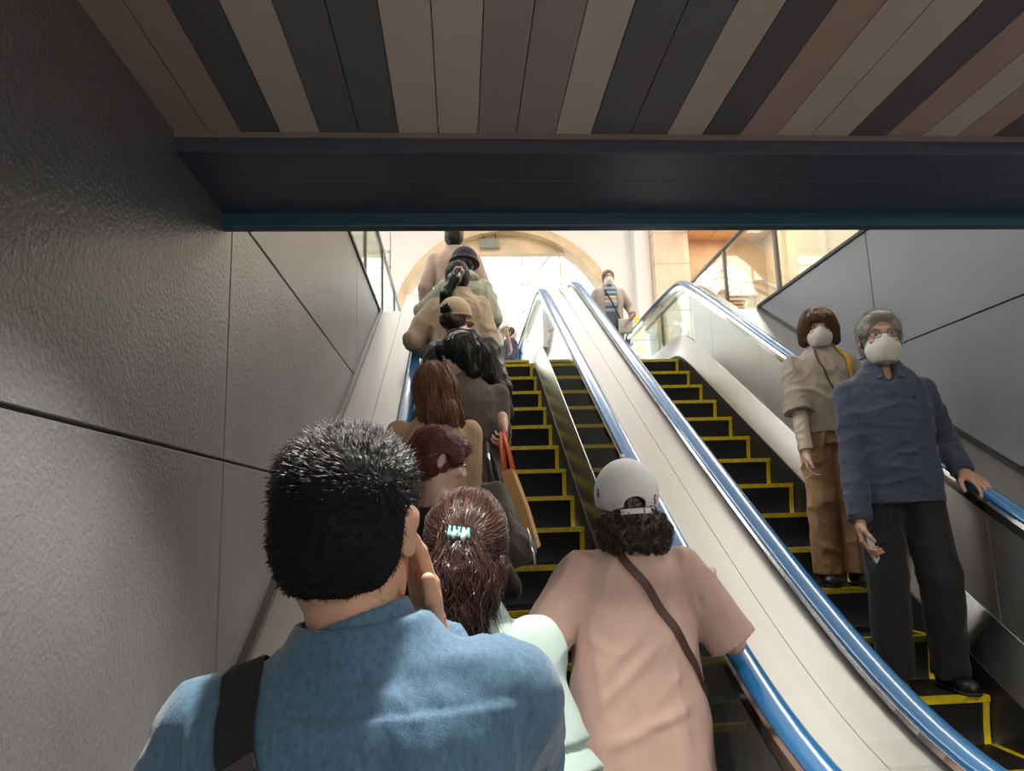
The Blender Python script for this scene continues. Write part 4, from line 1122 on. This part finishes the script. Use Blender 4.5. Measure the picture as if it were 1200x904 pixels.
# ================================================================== 7 beige cap and black coat
p = Person('woman in black coat and beige cap, hair in a bun with a black clip', (.035, 4.41, ss(9)), -6, 1.585, (.66, .43, .32), 1.04, head=(-14, 10, 0), hoff=(-.055, .01, 0), slim=.9)
p.arm(1, (.25, .08, .90), pole=(.3, -.8, 0)); p.arm(-1, (-.22, .12, .93), pole=(-.3, -.8, 0))
p.body(.010, .006, .004, male=False)
C_coat = mat('black_satin_coat', (.016, .013, .016), .42, spec=.5, bump=(300, .2, .001), sheen=.1)
p.top('coat', C_coat, .009, .45, .035, True, (.93, .93), (.078, .07, .058), (.010, 8, (1, 1, .6)), 61, neck=.064, hemw=.03)
p.collar('scarf', cloth('cream_scarf', (.66, .55, .42)), .06, .006, 1.445, .035, thick=.016)
p.pants(C_char, .012); p.shoes(C_black)
hh = p.hair(p.skull(.012) + p.face_cut(-.01, .115, .075, .11, .068) + [ell(p.H((-.012, -.115, -.025)), (.042, .036, .036), p.hR, .015), cap(p.H((-.05, -.06, -.03)), p.H((.03, -.08, -.05)), .03, .03, k=.03)] + [ell(p.H((i * .084, .0, -.01)), (.018, .026, .04), p.hR, .006, -1) for i in (1, -1)], H_dark, .006, clump(.004, 30, (1, 1, .4), 3))
C_bc = cloth('beige_cap', (.60, .45, .29), .8)
co = p.part('cap', [ell(p.H((0, -.01, .045)), (.106, .124, .105), p.hR, .01), cut(p.H((0, 0, .018)), p.hR @ A((0, .28, -1)))], .006, C_bc)
p.part('brim', [ell(p.H((0, .135, .03)), (.085, .07, .009), p.hR, .006)], .005, C_bc, parent=co)
p.part('cap_band', [ell(p.H((0, -.01, .030)), (.1085, .1265, .108), p.hR, .01), cut(p.H((0, 0, .016)), p.hR @ A((0, .28, -1))), cut(p.H((0, 0, .032)), p.hR @ A((0, -.28, 1)))], .005, C_bc, parent=co)
cl = MB()
for i_, (dx, dz) in enumerate(((-.035, .02), (-.015, .036), (.006, .044), (.022, .026))):
    cl.tube([(dx * .2, 0, 0), (dx * .7, -.012, dz * .6), (dx, -.006, dz)], [.014, .012, .004], 8)
cl.tube([(-.035, 0, -.004), (.03, 0, .004)], .013, 8)
co2 = cl.build('hair_clip', C_black, hh, smooth=True); co2.matrix_local = Matrix.Translation(Vector(p.H((-.012, -.14, .006)) * p.k))

# ================================================================== 8 ponytail, beige coat
p = Person('woman in wide beige coat, black ponytail with a pink scrunchie', (-.0, 5.10, ss(7)), 0, 1.67, (.66, .43, .32), 1.0, head=(6, 6, 0), slim=.9)
p.arm(-1, (-.22, .2, 1.08), pole=(-.9, -.8, 0)); p.arm(1, (.22, .1, .90), pole=(.4, -.8, 0))
p.body(.010, .006, .004, male=False)
C_bei = cloth('beige_coat', (.56, .43, .31), .8)
ct = p.top('coat', C_bei, .009, .98, .035, True, (.9, .9), (.078, .075, .068), (.010, 8, (1, 1, .7)), 71, neck=.07, hemw=.05)
p.collar('collar', C_bei, .07, .006, 1.435, .05, thick=.016)
p.part('scarf', [cap((-.055, -.05, 1.475), (.06, -.045, 1.475), .034, .034, k=.03), ell((0, 0, 1.445), (.085, .08, .035), k=.02)], .006, cloth('dark_scarf', (.04, .03, .028)), parent=ct)
p.pants(cloth('navy_trouser', (.02, .03, .06)), .012); p.shoes(C_black)
hh = p.hair(p.skull(.014) + p.face_cut(-.01, .115, .075, .11, .068) + [ell(p.H((i * .084, .0, -.01)), (.018, .026, .04), p.hR, .006, -1) for i in (1, -1)], hairmat("matte_black_hair", (.010, .009, .009), .55, .3), .006, clump(.003, 30, (1, 1, .4), 3))
p.part('ponytail', [cap(p.H((0, -.12, .01)), p.H((-.035, -.15, -.06)), .032, .04, k=.03), cap(p.H((-.035, -.15, -.06)), p.H((-.10, -.13, -.17)), .04, .034, k=.03), cap(p.H((-.10, -.13, -.17)), p.H((-.13, -.1, -.24)), .034, .012, k=.03)], .006, H_black, clump(.006, 30, (1, 1, .2), 9), parent=hh)
p.part('scrunchie', [ell(p.H((0.0, -.125, .008) if i == 0 else (.026 * cos(i * 1.05), -.126, .008 + .026 * sin(i * 1.05))), .017, None, .012) for i in range(7)], .004, cloth('pink_scrunchie', (.70, .42, .46)), parent=hh)

# ================================================================== 9 sage jacket
p = Person('person in pale sage jacket and dark bucket hat, hand on the handrail', (.06, 5.80, ss(5)), 4, 1.62, (.64, .42, .31), .98, head=(-6, 12, 4))
p.arm(-1, world=(-.315, 6.12, 3.23), pole=(-1, -.5, -.6), d=(0, 1, .5), n=(0, .5, -1), curl=(20, 35, 25)); p.arm(1, (.20, .16, .98), pole=(.5, -.8, 0))
p.body(.010, .006, .004)
C_sage = cloth('sage_jacket', (.42, .44, .34), .7)
ct = p.top('jacket', C_sage, .009, .82, .03, True, (.93, .9), (.074, .066, .055), (.009, 9, (1, 1, .7)), 81, neck=.068)
p.part('hood', [ell((0, -.09, 1.43), (.12, .065, .06), k=.03), ell((0, -.06, 1.47), (.085, .06, .03), k=.02)], .008, C_sage, lambda V, N: folds(V, N, .006, 14, (1, 1, 1), 2), parent=ct)
p.pants(C_char, .012); p.shoes(C_black)
hh = p.hair(p.skull(.014) + p.face_cut(-.01, .115, .075, .11, .068), H_black, .007, clump(.003, 30, (1, 1, .4), 3))
C_hat = cloth('dark_plum_hat', (.035, .025, .032), .8)
ho = p.part('bucket_hat', [ell(p.H((0, -.01, .06)), (.1, .115, .095), p.hR, .02), cap(p.H((0, -.01, .05)), p.H((0, -.01, .005)), .112, .135, k=.02, fb=True), cut(p.H((0, 0, .0)), p.hR @ A((0, 0, -1)))], .006, C_hat)
p.part('hat_button', [ell(p.H((0, -.01, .155)), (.012, .012, .008), p.hR, .004)], .004, C_hat, parent=ho)

# ================================================================== 10 man in the pinkish-beige suit
p = Person('man in pinkish beige suit jacket, topmost in the queue under the beam', (-.02, 6.49, ss(3)), 0, 1.72, (.58, .36, .26), 1.06, head=(0, 0, 0))
p.arm(1, (.245, .04, .86), pole=(1, -.5, 0)); p.arm(-1, (-.245, .04, .86), pole=(-1, -.5, 0))
p.body(.010, .007, .004)
C_suit = cloth('pinkish_beige_suit', (.50, .36, .29), .75)
p.top('jacket', C_suit, .009, .78, .025, True, (.94, .94), (.068, .06, .052), (.004, 8, (1, 1, .5)), 91, neck=.066, mod2=lambda V, N: creases(V, N, [((0, -.16, 1.4), (0, -.16, .8), -.004, .006)]))
p.collar('collar', C_suit, .06, .006, 1.435, .032, thick=.014)
p.pants(cloth('beige_trouser', (.40, .30, .23)), .012); p.shoes(C_black)
p.hair(p.skull(.012) + p.face_cut(0, .112, .085, .115, .07) + [ell(p.H((i * .086, .002, -.012)), (.02, .03, .045), p.hR, .006, -1) for i in (1, -1)], H_black, .006, clump(.003, 30, (1, 1, .5)))

# ================================================================== 11, 12 the two beyond the head of the stairs
p = Person('grey-haired person in white shirt, beyond the top of the up escalator', (.50, 10.5, 3.12), -20, 1.64, (.60, .40, .30), 1.0)
p.body(.012, .008, .005)
p.top('shirt', cloth('white_shirt', (.70, .68, .66)), .011, .82, .02, True, (.5, .5), (.078, .07, .05), (.006, 9, (1, 1, .6)), 95)
p.pants(cloth('slate_trouser', (.06, .065, .08)), .012); p.shoes(C_black)
p.hair(p.skull(.014) + p.face_cut(0, .112, .08, .115, .07), H_grey, .007, clump(.004, 30, (1, 1, .5)))
p = Person('dark-haired person in navy jacket, farthest away, in front of the bright arch', (.90, 12.5, 3.12), -75, 1.63, (.55, .36, .27), 1.0, head=(-15, 0, 0))
p.hairm = H_black
p.body(.012, .007, .005); p.eyes()
p.top('jacket', cloth('navy_jacket', (.035, .035, .085)), .011, .6, .028, True, (.93, .93), (.08, .07, .056), (.006, 9, (1, 1, .6)), 96)
p.collar('collar', cloth('white_collar', (.7, .7, .7)), .06, .006, 1.44, .03, thick=.01)
p.pants(C_char, .012); p.shoes(C_black)
p.hair(p.skull(.014) + p.face_cut(0, .112, .08, .115, .07), H_black, .007, clump(.004, 30, (1, 1, .5)))

# ================================================================== 13 masked woman coming down
p = Person('woman in taupe smock and tan trousers with brown bob, a white mask on', (2.10, 4.12, sL(7.4436 - .3464 * 10)), 170, 1.565, (.66, .44, .32), 1.0, head=(-10, 6, 0), slim=.92, hs=1.06, shz=(-.015, -.015))
p.arm(1, world=(1.895, 3.98, 1.79), pole=(1, -1, 0), d=(.05, .25, -1), n=(-1, .3, 0), curl=(25, 40, 30)); p.arm(-1, (-.22, .1, .95), pole=(-1, -.8, 0))
p.feet(1, (.085, -.0, .085)); p.feet(-1, (-.085, .02, .085))
H_bob = hairmat('brown_bob_hair', (.11, .052, .030), .45); p.hairm = H_bob
p.body(.008, .0045, .003, male=False); p.eyes()
C_taupe = cloth('taupe_smock', (.43, .36, .295), .75)
def md(V, N):
    return creases(V, N, [((.17, .05, 1.42), (.19, .09, 1.22), -.010, .008), ((-.1, .13, 1.36), (.05, .16, 1.24), .008, .012), ((-.02, .14, 1.36), (.1, .15, 1.3), .006, .01), ((-.12, .15, 1.16), (.1, .15, 1.1), .010, .012), ((.2, .02, 1.35), (.24, .06, 1.2), .006, .012)])
tp = p.top('smock', C_taupe, .007, .915, .03, False, (.5, .5), (.072, .082, .06), (.009, 8, (1, 1, .8)), 103, neck=.066, mod2=md, cuff=.08, hemw=.015)
for i in (1, -1):
    p.part('undersleeve', [cap(p.sh[i] + (p.el[i] - p.sh[i]) * .8, p.el[i], .046, .046, k=.01), cap(p.el[i], p.wr[i] - (p.wr[i] - p.el[i]) * .1, .046, .04, k=.01, fb=True)], .006, cloth('cream_undersleeve', (.66, .57, .43), .8), lambda V, N: folds(V, N, .003, 20, (1, 1, 1), 4), parent=tp)
p.collar('neckline', cloth('cream_neckline', (.68, .6, .48)), .062, .005, 1.432, .014, thick=.006)
C_kh = cloth('tan_trouser', (.50, .31, .155), .75)
p.pants(C_kh, .007, (.1, .088, .082), (.010, 8, (1, 1, .9)), 1.0, 8, lo=.075)
p.shoes(mat('black_shoe', (.014, .013, .013), .4))
hb = p.skull(.022) + [ell(p.H((0, -.02, .02)), (.108, .11, .105), p.hR, .03), cap(p.H((.082, .0, .0)), p.H((.088, .01, -.07)), .036, .03, k=.03), cap(p.H((-.082, .0, .0)), p.H((-.088, .01, -.07)), .036, .03, k=.03), cap(p.H((0, -.07, -.02)), p.H((0, -.07, -.08)), .065, .05, k=.04), cap(p.H((-.045, .09, .065)), p.H((.045, .09, .065)), .026, .026, k=.03)] + [ell(p.H((0, .125, -.06)), (.066, .07, .105), p.hR, .012, -1)]
hh = p.hair(hb, H_bob, .005, clump(.004, 28, (1, 1, .2), 5, .6))
M_bs = mat('bob_hair_strands', (.14, .066, .038), .45, spec=.4)
vs = [v.co.copy() for v in hh.data.vertices]; topc = Vector(p.H((0, -.01, .14)) * p.k)
strands('hair_locks', hh, M_bs, hh, [vs[i] for i in rnd.integers(0, len(vs), 800)], flow_c, .13, 9, .003, .003, .18, 9)
M_mask = cloth('white_mask_fabric', (.74, .70, .63), .8, 300, .1)
p.mask(M_mask)
bv = bvh_of(tp)
bg = empty('crossbody_bag', (0, 0, 0), label='small black crossbody bag on a thin brown strap, worn over the taupe smock', cat='bag'); bg.matrix_world = p.M.copy()
ribbon('strap', bv, [(.02, -.13, 1.35), (.09, -.05, 1.42), (.085, .03, 1.42), (.06, .12, 1.33), (.01, .17, 1.15), (-.03, .18, 1.0), (-.05, .18, .9)], .011, mat('thin_brown_strap', (.07, .045, .035), .5), bg, .003, .003, 60)
MB().tube([(-.01, .188, 1.04), (-.015, .19, 1.015)], .007, 8).build('buckle', mat('gold_buckle', (.8, .55, .2), .25, 1.), bg, smooth=True)
b_ = MB().box(-.085, .085, -.025, .025, -.15, 0).build('pouch', mat('black_leather', (.016, .016, .018), .45), bg, bevel=.015, seg=3, smooth=True); b_.matrix_local = Matrix.Translation((-.10, .165, .86))
yb = empty('yellow_tote', (0, 0, 0), label='bright yellow tote strap over the shoulder of the woman in the taupe smock', cat='bag'); yb.matrix_world = p.M.copy()
C_yel = cloth('yellow_canvas', (.80, .46, .06), .7)
ribbon('strap', bv, [(-.16, -.13, 1.1), (-.15, -.10, 1.32), (-.145, -.03, 1.42), (-.14, .04, 1.41), (-.145, .11, 1.32), (-.17, .12, 1.15), (-.24, .09, 1.0)], .038, C_yel, yb, .003, .004, 60)
b_ = MB().box(-.03, .03, -.14, .14, -.3, 0).build('pouch', C_yel, yb, bevel=.02, seg=3, smooth=True); b_.matrix_local = Matrix.Translation((-.32, -.04, .95))

# ================================================================== 14 masked man coming down
p = Person('grey-haired man in slate blue shirt and black trousers, white mask, hand on blue handrail', (2.06, 3.44, sL(7.4436 - .3464 * 12)), 166, 1.735, (.58, .35, .25), 1.0, head=(-8, 0, 0), hoff=(0, .005, .012), hs=1.1, shz=(-.03, -.03))
p.arm(1, world=(1.805, 3.34, 1.435), pole=(1, -1, 0), d=(.0, .18, -1), n=(-.95, .25, 0), curl=(30, 45, 30), thumb=.9)
p.arm(-1, world=(2.345, 3.36, 1.645), pole=(-1, -.8, -.6), d=p.dirL((.12, -1, -.50)), n=p.dirL((0, .35, -1)), curl=(14, 22, 25), thumb=.7, fan=1)
p.feet(1, (.10, .0, .085), toe=6); p.feet(-1, (-.135, -.02, .085), (-.12, .05, .49), toe=14)
p.hairm = H_grey
p.body(.007, .004, .0028); p.eyes()
C_slate = cloth('slate_blue_shirt', (.058, .070, .112), .75, 600, .2, .2)
def md(V, N):
    cr = [((-.008, .12, 1.42), (-.006, .13, .86), -.006, .005), ((.027, .12, 1.42), (.03, .13, .86), .005, .007), ((-.17, .05, 1.42), (-.18, .08, 1.25), -.006, .006), ((.17, .05, 1.42), (.18, .08, 1.25), -.006, .006)]
    rq = random.Random(2)
    for q in range(13):
        z = .88 + .026 * q; x0 = rq.uniform(-.16, .0); cr.append(((x0, .15, z + rq.uniform(-.01, .02)), (x0 + rq.uniform(.1, .17), .15, z + rq.uniform(-.03, .02)), .007, .009))
    return creases(V, N, cr)
sh_ = p.top('shirt', C_slate, .0065, .82, .026, True, (.97, .95), (.068, .06, .052), (.006, 9, (1, 1, 1.3)), 113, neck=.066, neckz=1.412, mod2=md, cuff=0, hemw=.014, extra=[ell((0, .10, 1.455), (.03, .07, .085), None, .008, -1)])
co = p.collar('collar', C_slate, .062, .0045, 1.418, .034, thick=.007, open_front=.028)
c = A((0, -.012, 1.415))
p.part('collar_fall', [cap(c + A((0, .02, -.05)), c + A((0, 0, .03)), .116, .075, k=.01, fa=True, fb=True), cap(c + A((0, .016, -.07)), c + A((0, 0, .05)), .105, .062, k=.003, op=-1), ell(c + A((0, .14, -.02)), (.034, .12, .09), k=.006, op=-1)], .004, C_slate, parent=sh_)
for i in (1, -1):
    e, w_ = p.el[i], p.wr[i]
    p.part('cuff', [cap(e + (w_ - e) * .72, e + (w_ - e) * .98, .05, .049, k=.004, fa=True, fb=True)], .005, C_slate, parent=sh_)
M_btn = mat('dark_button', (.03, .035, .05), .3)
bv = bvh_of(sh_)
for z in (1.40, 1.31, 1.22, 1.13, 1.04, .95):
    q, n, _, _ = bv.find_nearest(Vector((.012, .16, z)) * p.k)
    o = MB().tube([(0, 0, 0), (0, 0, .0025)], .0055, 12).build('button', M_btn, sh_); o.matrix_local = Matrix.Translation(q) @ n.to_track_quat('Z', 'Y').to_matrix().to_4x4()
q, n, _, _ = bv.find_nearest(Vector((-.085, .16, 1.30)) * p.k)
o = MB().prism([(-.012, .009), (.012, .009), (.004, -.008), (-.002, -.012)], 2, .001, .003).build('chest_mark', mat('black_chest_mark', (.01, .01, .014), .6), sh_); o.matrix_local = Matrix.Translation(q) @ n.to_track_quat('Z', 'Y').to_matrix().to_4x4()
p.pants(C_char, .007, (.1, .085, .078), (.008, 7, (1, 1, .8)), .94, 9, lo=.06)
p.shoes(mat('black_leather_shoe', (.012, .011, .011), .35))
hh = p.hair(p.skull(.013) + [ell(p.H((0, .03, .088)), (.066, .07, .036), p.hR, .02)] + p.face_cut(.01, .115, .082, .105, .07) + [ell(p.H((i * .086, .002, -.012)), (.02, .03, .045), p.hR, .006, -1) for i in (1, -1)], H_grey, .004, clump(.003, 30, (1, 1, .5)))
hc_ = Vector(p.hc * p.k)
spikes('short_hairs', hh, mat('grey_hair_strands', (.26, .24, .21), .45), hh, 3500, lambda q: .02, lambda q, n: (q - hc_ - Vector((0, -.03, .08))) + Vector((.03, .02, -.03)), .0009, 4, up=.25)
p.mask(M_mask)
gl = MB()
for i in (1, -1):
    c = p.H((i * .034, .112, .004)); cc = [c + p.hR @ A((.025 * cos(a), 0, .018 * sin(a))) for a in np.linspace(0, 2 * pi, 17)]
    gl.tube([q * p.k for q in cc], .0016, 6); gl.tube([p.H((i * .06, .105, .01)) * p.k, p.H((i * .084, .0, .014)) * p.k], .0016, 6)
gl.tube([p.H((-.009, .116, .008)) * p.k, p.H((.009, .116, .008)) * p.k], .0016, 6)
gl.build('spectacles', mat('dark_spectacle_frame', (.03, .02, .018), .3), p.root, smooth=True)
# the folded leaflet in his hand
w_ = p.M @ Vector((p.wr[1] + p.hand[1][0] * .085 + p.hand[1][1] * .03) * p.k)
lf = empty('folded_leaflet', tuple(w_), 0, label='white folded leaflet held low in the hand of the man in slate blue', cat='leaflet')
lm = MB()
lm.add([(-.016, 0, .02), (.016, .004, .02), (.03, .0, -.08), (.01, -.004, -.10), (-.012, -.002, -.05), (-.016, .006, .02), (.016, .010, .02), (.03, .012, -.08), (.01, .012, -.10), (-.012, .008, -.05)],
       [(0, 1, 2, 3, 4), (9, 8, 7, 6, 5), (0, 5, 6, 1), (1, 6, 7, 2), (2, 7, 8, 3), (3, 8, 9, 4), (4, 9, 5, 0)])
lm.build('sheet', mat('white_paper', (.66, .68, .66), .5), lf); lf.rotation_euler = (0, -.1, .1)
lm = MB().add([(.002, -.006, -.03), (.014, -.004, -.03), (.020, -.004, -.075), (.012, -.006, -.082), (.002, -.0045, -.03), (.014, -.0025, -.03), (.020, -.0025, -.075), (.012, -.0045, -.082)], [(0, 1, 2, 3), (7, 6, 5, 4), (0, 4, 5, 1), (1, 5, 6, 2), (2, 6, 7, 3), (3, 7, 4, 0)])
lm.build('printed_panel', mat('green_grey_print', (.15, .2, .16), .5), lf)

# ================================================================== 15 striped shirt at the head of the down escalator
p = Person('person in striped shirt and grey cardigan at the head of the down escalator', (2.02, 9.5, 3.14), 180, 1.6, (.52, .34, .26), 1.02, head=(0, 4, 0))
p.arm(1, (.24, .1, .9), pole=(1, -.8, 0)); p.arm(-1, (-.27, .2, .98), pole=(-1, -.8, 0))
p.hairm = H_dark
p.body(.010, .006, .004); p.eyes()
S1, S2, S3, S4 = (.10, .12, .17), (.30, .38, .46), (.62, .32, .16), (.62, .6, .55)
M_str = bands_mat('striped_knit', 2, [1.0, 1.04, 1.075, 1.12, 1.155, 1.19, 1.215, 1.25, 1.285, 1.32], [S1, S2, S1, S2, S4, S3, S4, S1, S2, S1, S2], .8)
p.top('shirt', M_str, .010, .84, .014, True, (.3, .3), (.066, .06, .045), (.003, 9, (1, 1, .5)), 121, neck=.06)
C_card = cloth('grey_cardigan', (.38, .33, .29), .85)
p.top('cardigan', C_card, .010, .76, .028, True, (.93, .93), (.076, .064, .052), (.005, 9, (1, 1, .5)), 122, neck=.075, extra=[box((0, .2, 1.1), (.085, .16, .6), None, .02, .01, -1)])
p.pants(cloth('grey_trouser', (.14, .14, .13)), .012); p.shoes(C_black)
p.hair(p.skull(.012) + p.face_cut(.012, .115, .082, .108, .07), hairmat('brown_short_hair', (.11, .065, .045), .5), .007, clump(.003, 30, (1, 1, .5)))
p.mask(M_mask)
bv = bvh_of(p.topo)
bg = empty('crossbody_bag', (0, 0, 0), label='pale bag on a black strap across the striped shirt', cat='bag'); bg.matrix_world = p.M.copy()
k = p.k
MB().tube([(.10 * k, .03, 1.43 * k), (.07 * k, .10, 1.36 * k), (.0, .142, 1.2 * k), (-.08 * k, .15, 1.0 * k), (-.13 * k, .14, .9 * k)], .010, 6).build('strap', C_black, bg, smooth=True)
b_ = MB().box(-.09, .09, -.03, .03, -.2, 0).build('pouch', cloth('cream_bag', (.6, .55, .48)), bg, bevel=.02, seg=3, smooth=True); b_.matrix_local = Matrix.Translation((-.16, .17, .88))
# ================================================================== LIGHT AND CAMERA
wd = bpy.data.worlds.new('daylight'); SC.world = wd; wd.use_nodes = True
wd.node_tree.nodes['Background'].inputs[0].default_value = (1, .97, .92, 1)
wd.node_tree.nodes['Background'].inputs[1].default_value = 2.6
def area(name, loc, rot, sx, sy, e, col=(1, 1, 1), portal=False, spread=None):
    l = bpy.data.lights.new(name, 'AREA'); l.shape = 'RECTANGLE'; l.size = sx; l.size_y = sy; l.energy = e; l.color = col
    if portal: l.cycles.is_portal = True
    if spread: l.spread = spread
    o = bpy.data.objects.new(name, l); COL.objects.link(o); o.location = loc; o.rotation_euler = rot
    return o
def spot(name, loc, target, e, ang, blend=.3, r=.03, col=(1, .95, .88)):
    l = bpy.data.lights.new(name, 'SPOT'); l.energy = e; l.spot_size = R(ang); l.spot_blend = blend; l.shadow_soft_size = r; l.color = col
    o = bpy.data.objects.new(name, l); COL.objects.link(o); o.location = loc
    o.rotation_euler = (Vector(target) - Vector(loc)).to_track_quat('-Z', 'Y').to_euler()
    return o
area('arch_portal', (ACX, YB + .7, 5.2), (R(-90), 0, 0), 4.4, 4.2, 1, portal=True)
area('side_window_portal', (-2.2, YB + .3, 4.9), (R(-90), 0, 0), 1.8, 3.6, 1, portal=True)
area('hall_ceiling_light', (1., 10.2, HZ - .05), (0, 0, 0), 4.5, 1.6, 130, (1, .98, .95))
area('hall_side_light', (-3.2, 6.5, HZ - .05), (0, R(-12), 0), 2, 9, 520, (.96, .98, 1))  # added pair of fills for the queue, kept sideways out of the deck reflections
area('hall_side_light', (5., 6.5, HZ - .05), (0, R(12), 0), 2, 9, 620, (1, .97, .92))
area('bay_light', (5.3, 12.9, 6.85), (0, 0, 0), 1.2, 1.2, 36, (1, .8, .55))
spot('downlight', (-.03, 1.16, 2.44), (.02, 1.1, 0), 120, 98, .5, .022)
area('concourse_light', (1.0, -3.9, 1.4), (R(90), 0, 0), 3.2, 1.8, 42, (1, .93, .86))  # unseen fill added behind the camera to lift the ceiling and people's backs
area('downlight_behind', (.9, -1.0, 2.44), (0, 0, 0), .9, .5, 16, (1, .9, .8))
area('downlight_right', (2.1, .9, 2.44), (0, 0, 0), .5, .3, 20, (1, .92, .84))
# camera: 26 mm-equivalent phone lens, hand-held at 1.5 m at the foot of the stairs
cd = bpy.data.cameras.new('camera'); cam = bpy.data.objects.new('camera', cd); COL.objects.link(cam)
cd.sensor_width = 36; cd.lens = 875.79 / 1200 * 36; cd.clip_start = .02
yw, pt, rl = R(4.1258), R(10.0775), R(1.7378)
F = Vector((sin(yw) * cos(pt), cos(yw) * cos(pt), sin(pt))); Rr = Vector((cos(yw), -sin(yw), 0)); U = Rr.cross(F)
R2 = Rr * cos(rl) - U * sin(rl); U2 = U * cos(rl) + Rr * sin(rl)
m = Matrix((R2, U2, -F)).transposed().to_4x4(); m.translation = (0, 0, 1.5)
cam.matrix_world = m
SC.camera = cam
SC.view_settings.view_transform = 'Standard'; SC.view_settings.look = 'None'
SC.view_settings.exposure = .28; SC.view_settings.gamma = 1.; SC.view_settings.use_curve_mapping = False
SC.cycles.use_denoising = True
SC.cycles.max_bounces = 10; SC.cycles.transparent_max_bounces = 16
SC.cycles.caustics_reflective = False; SC.cycles.caustics_refractive = False
SC.cycles.sample_clamp_indirect = 4
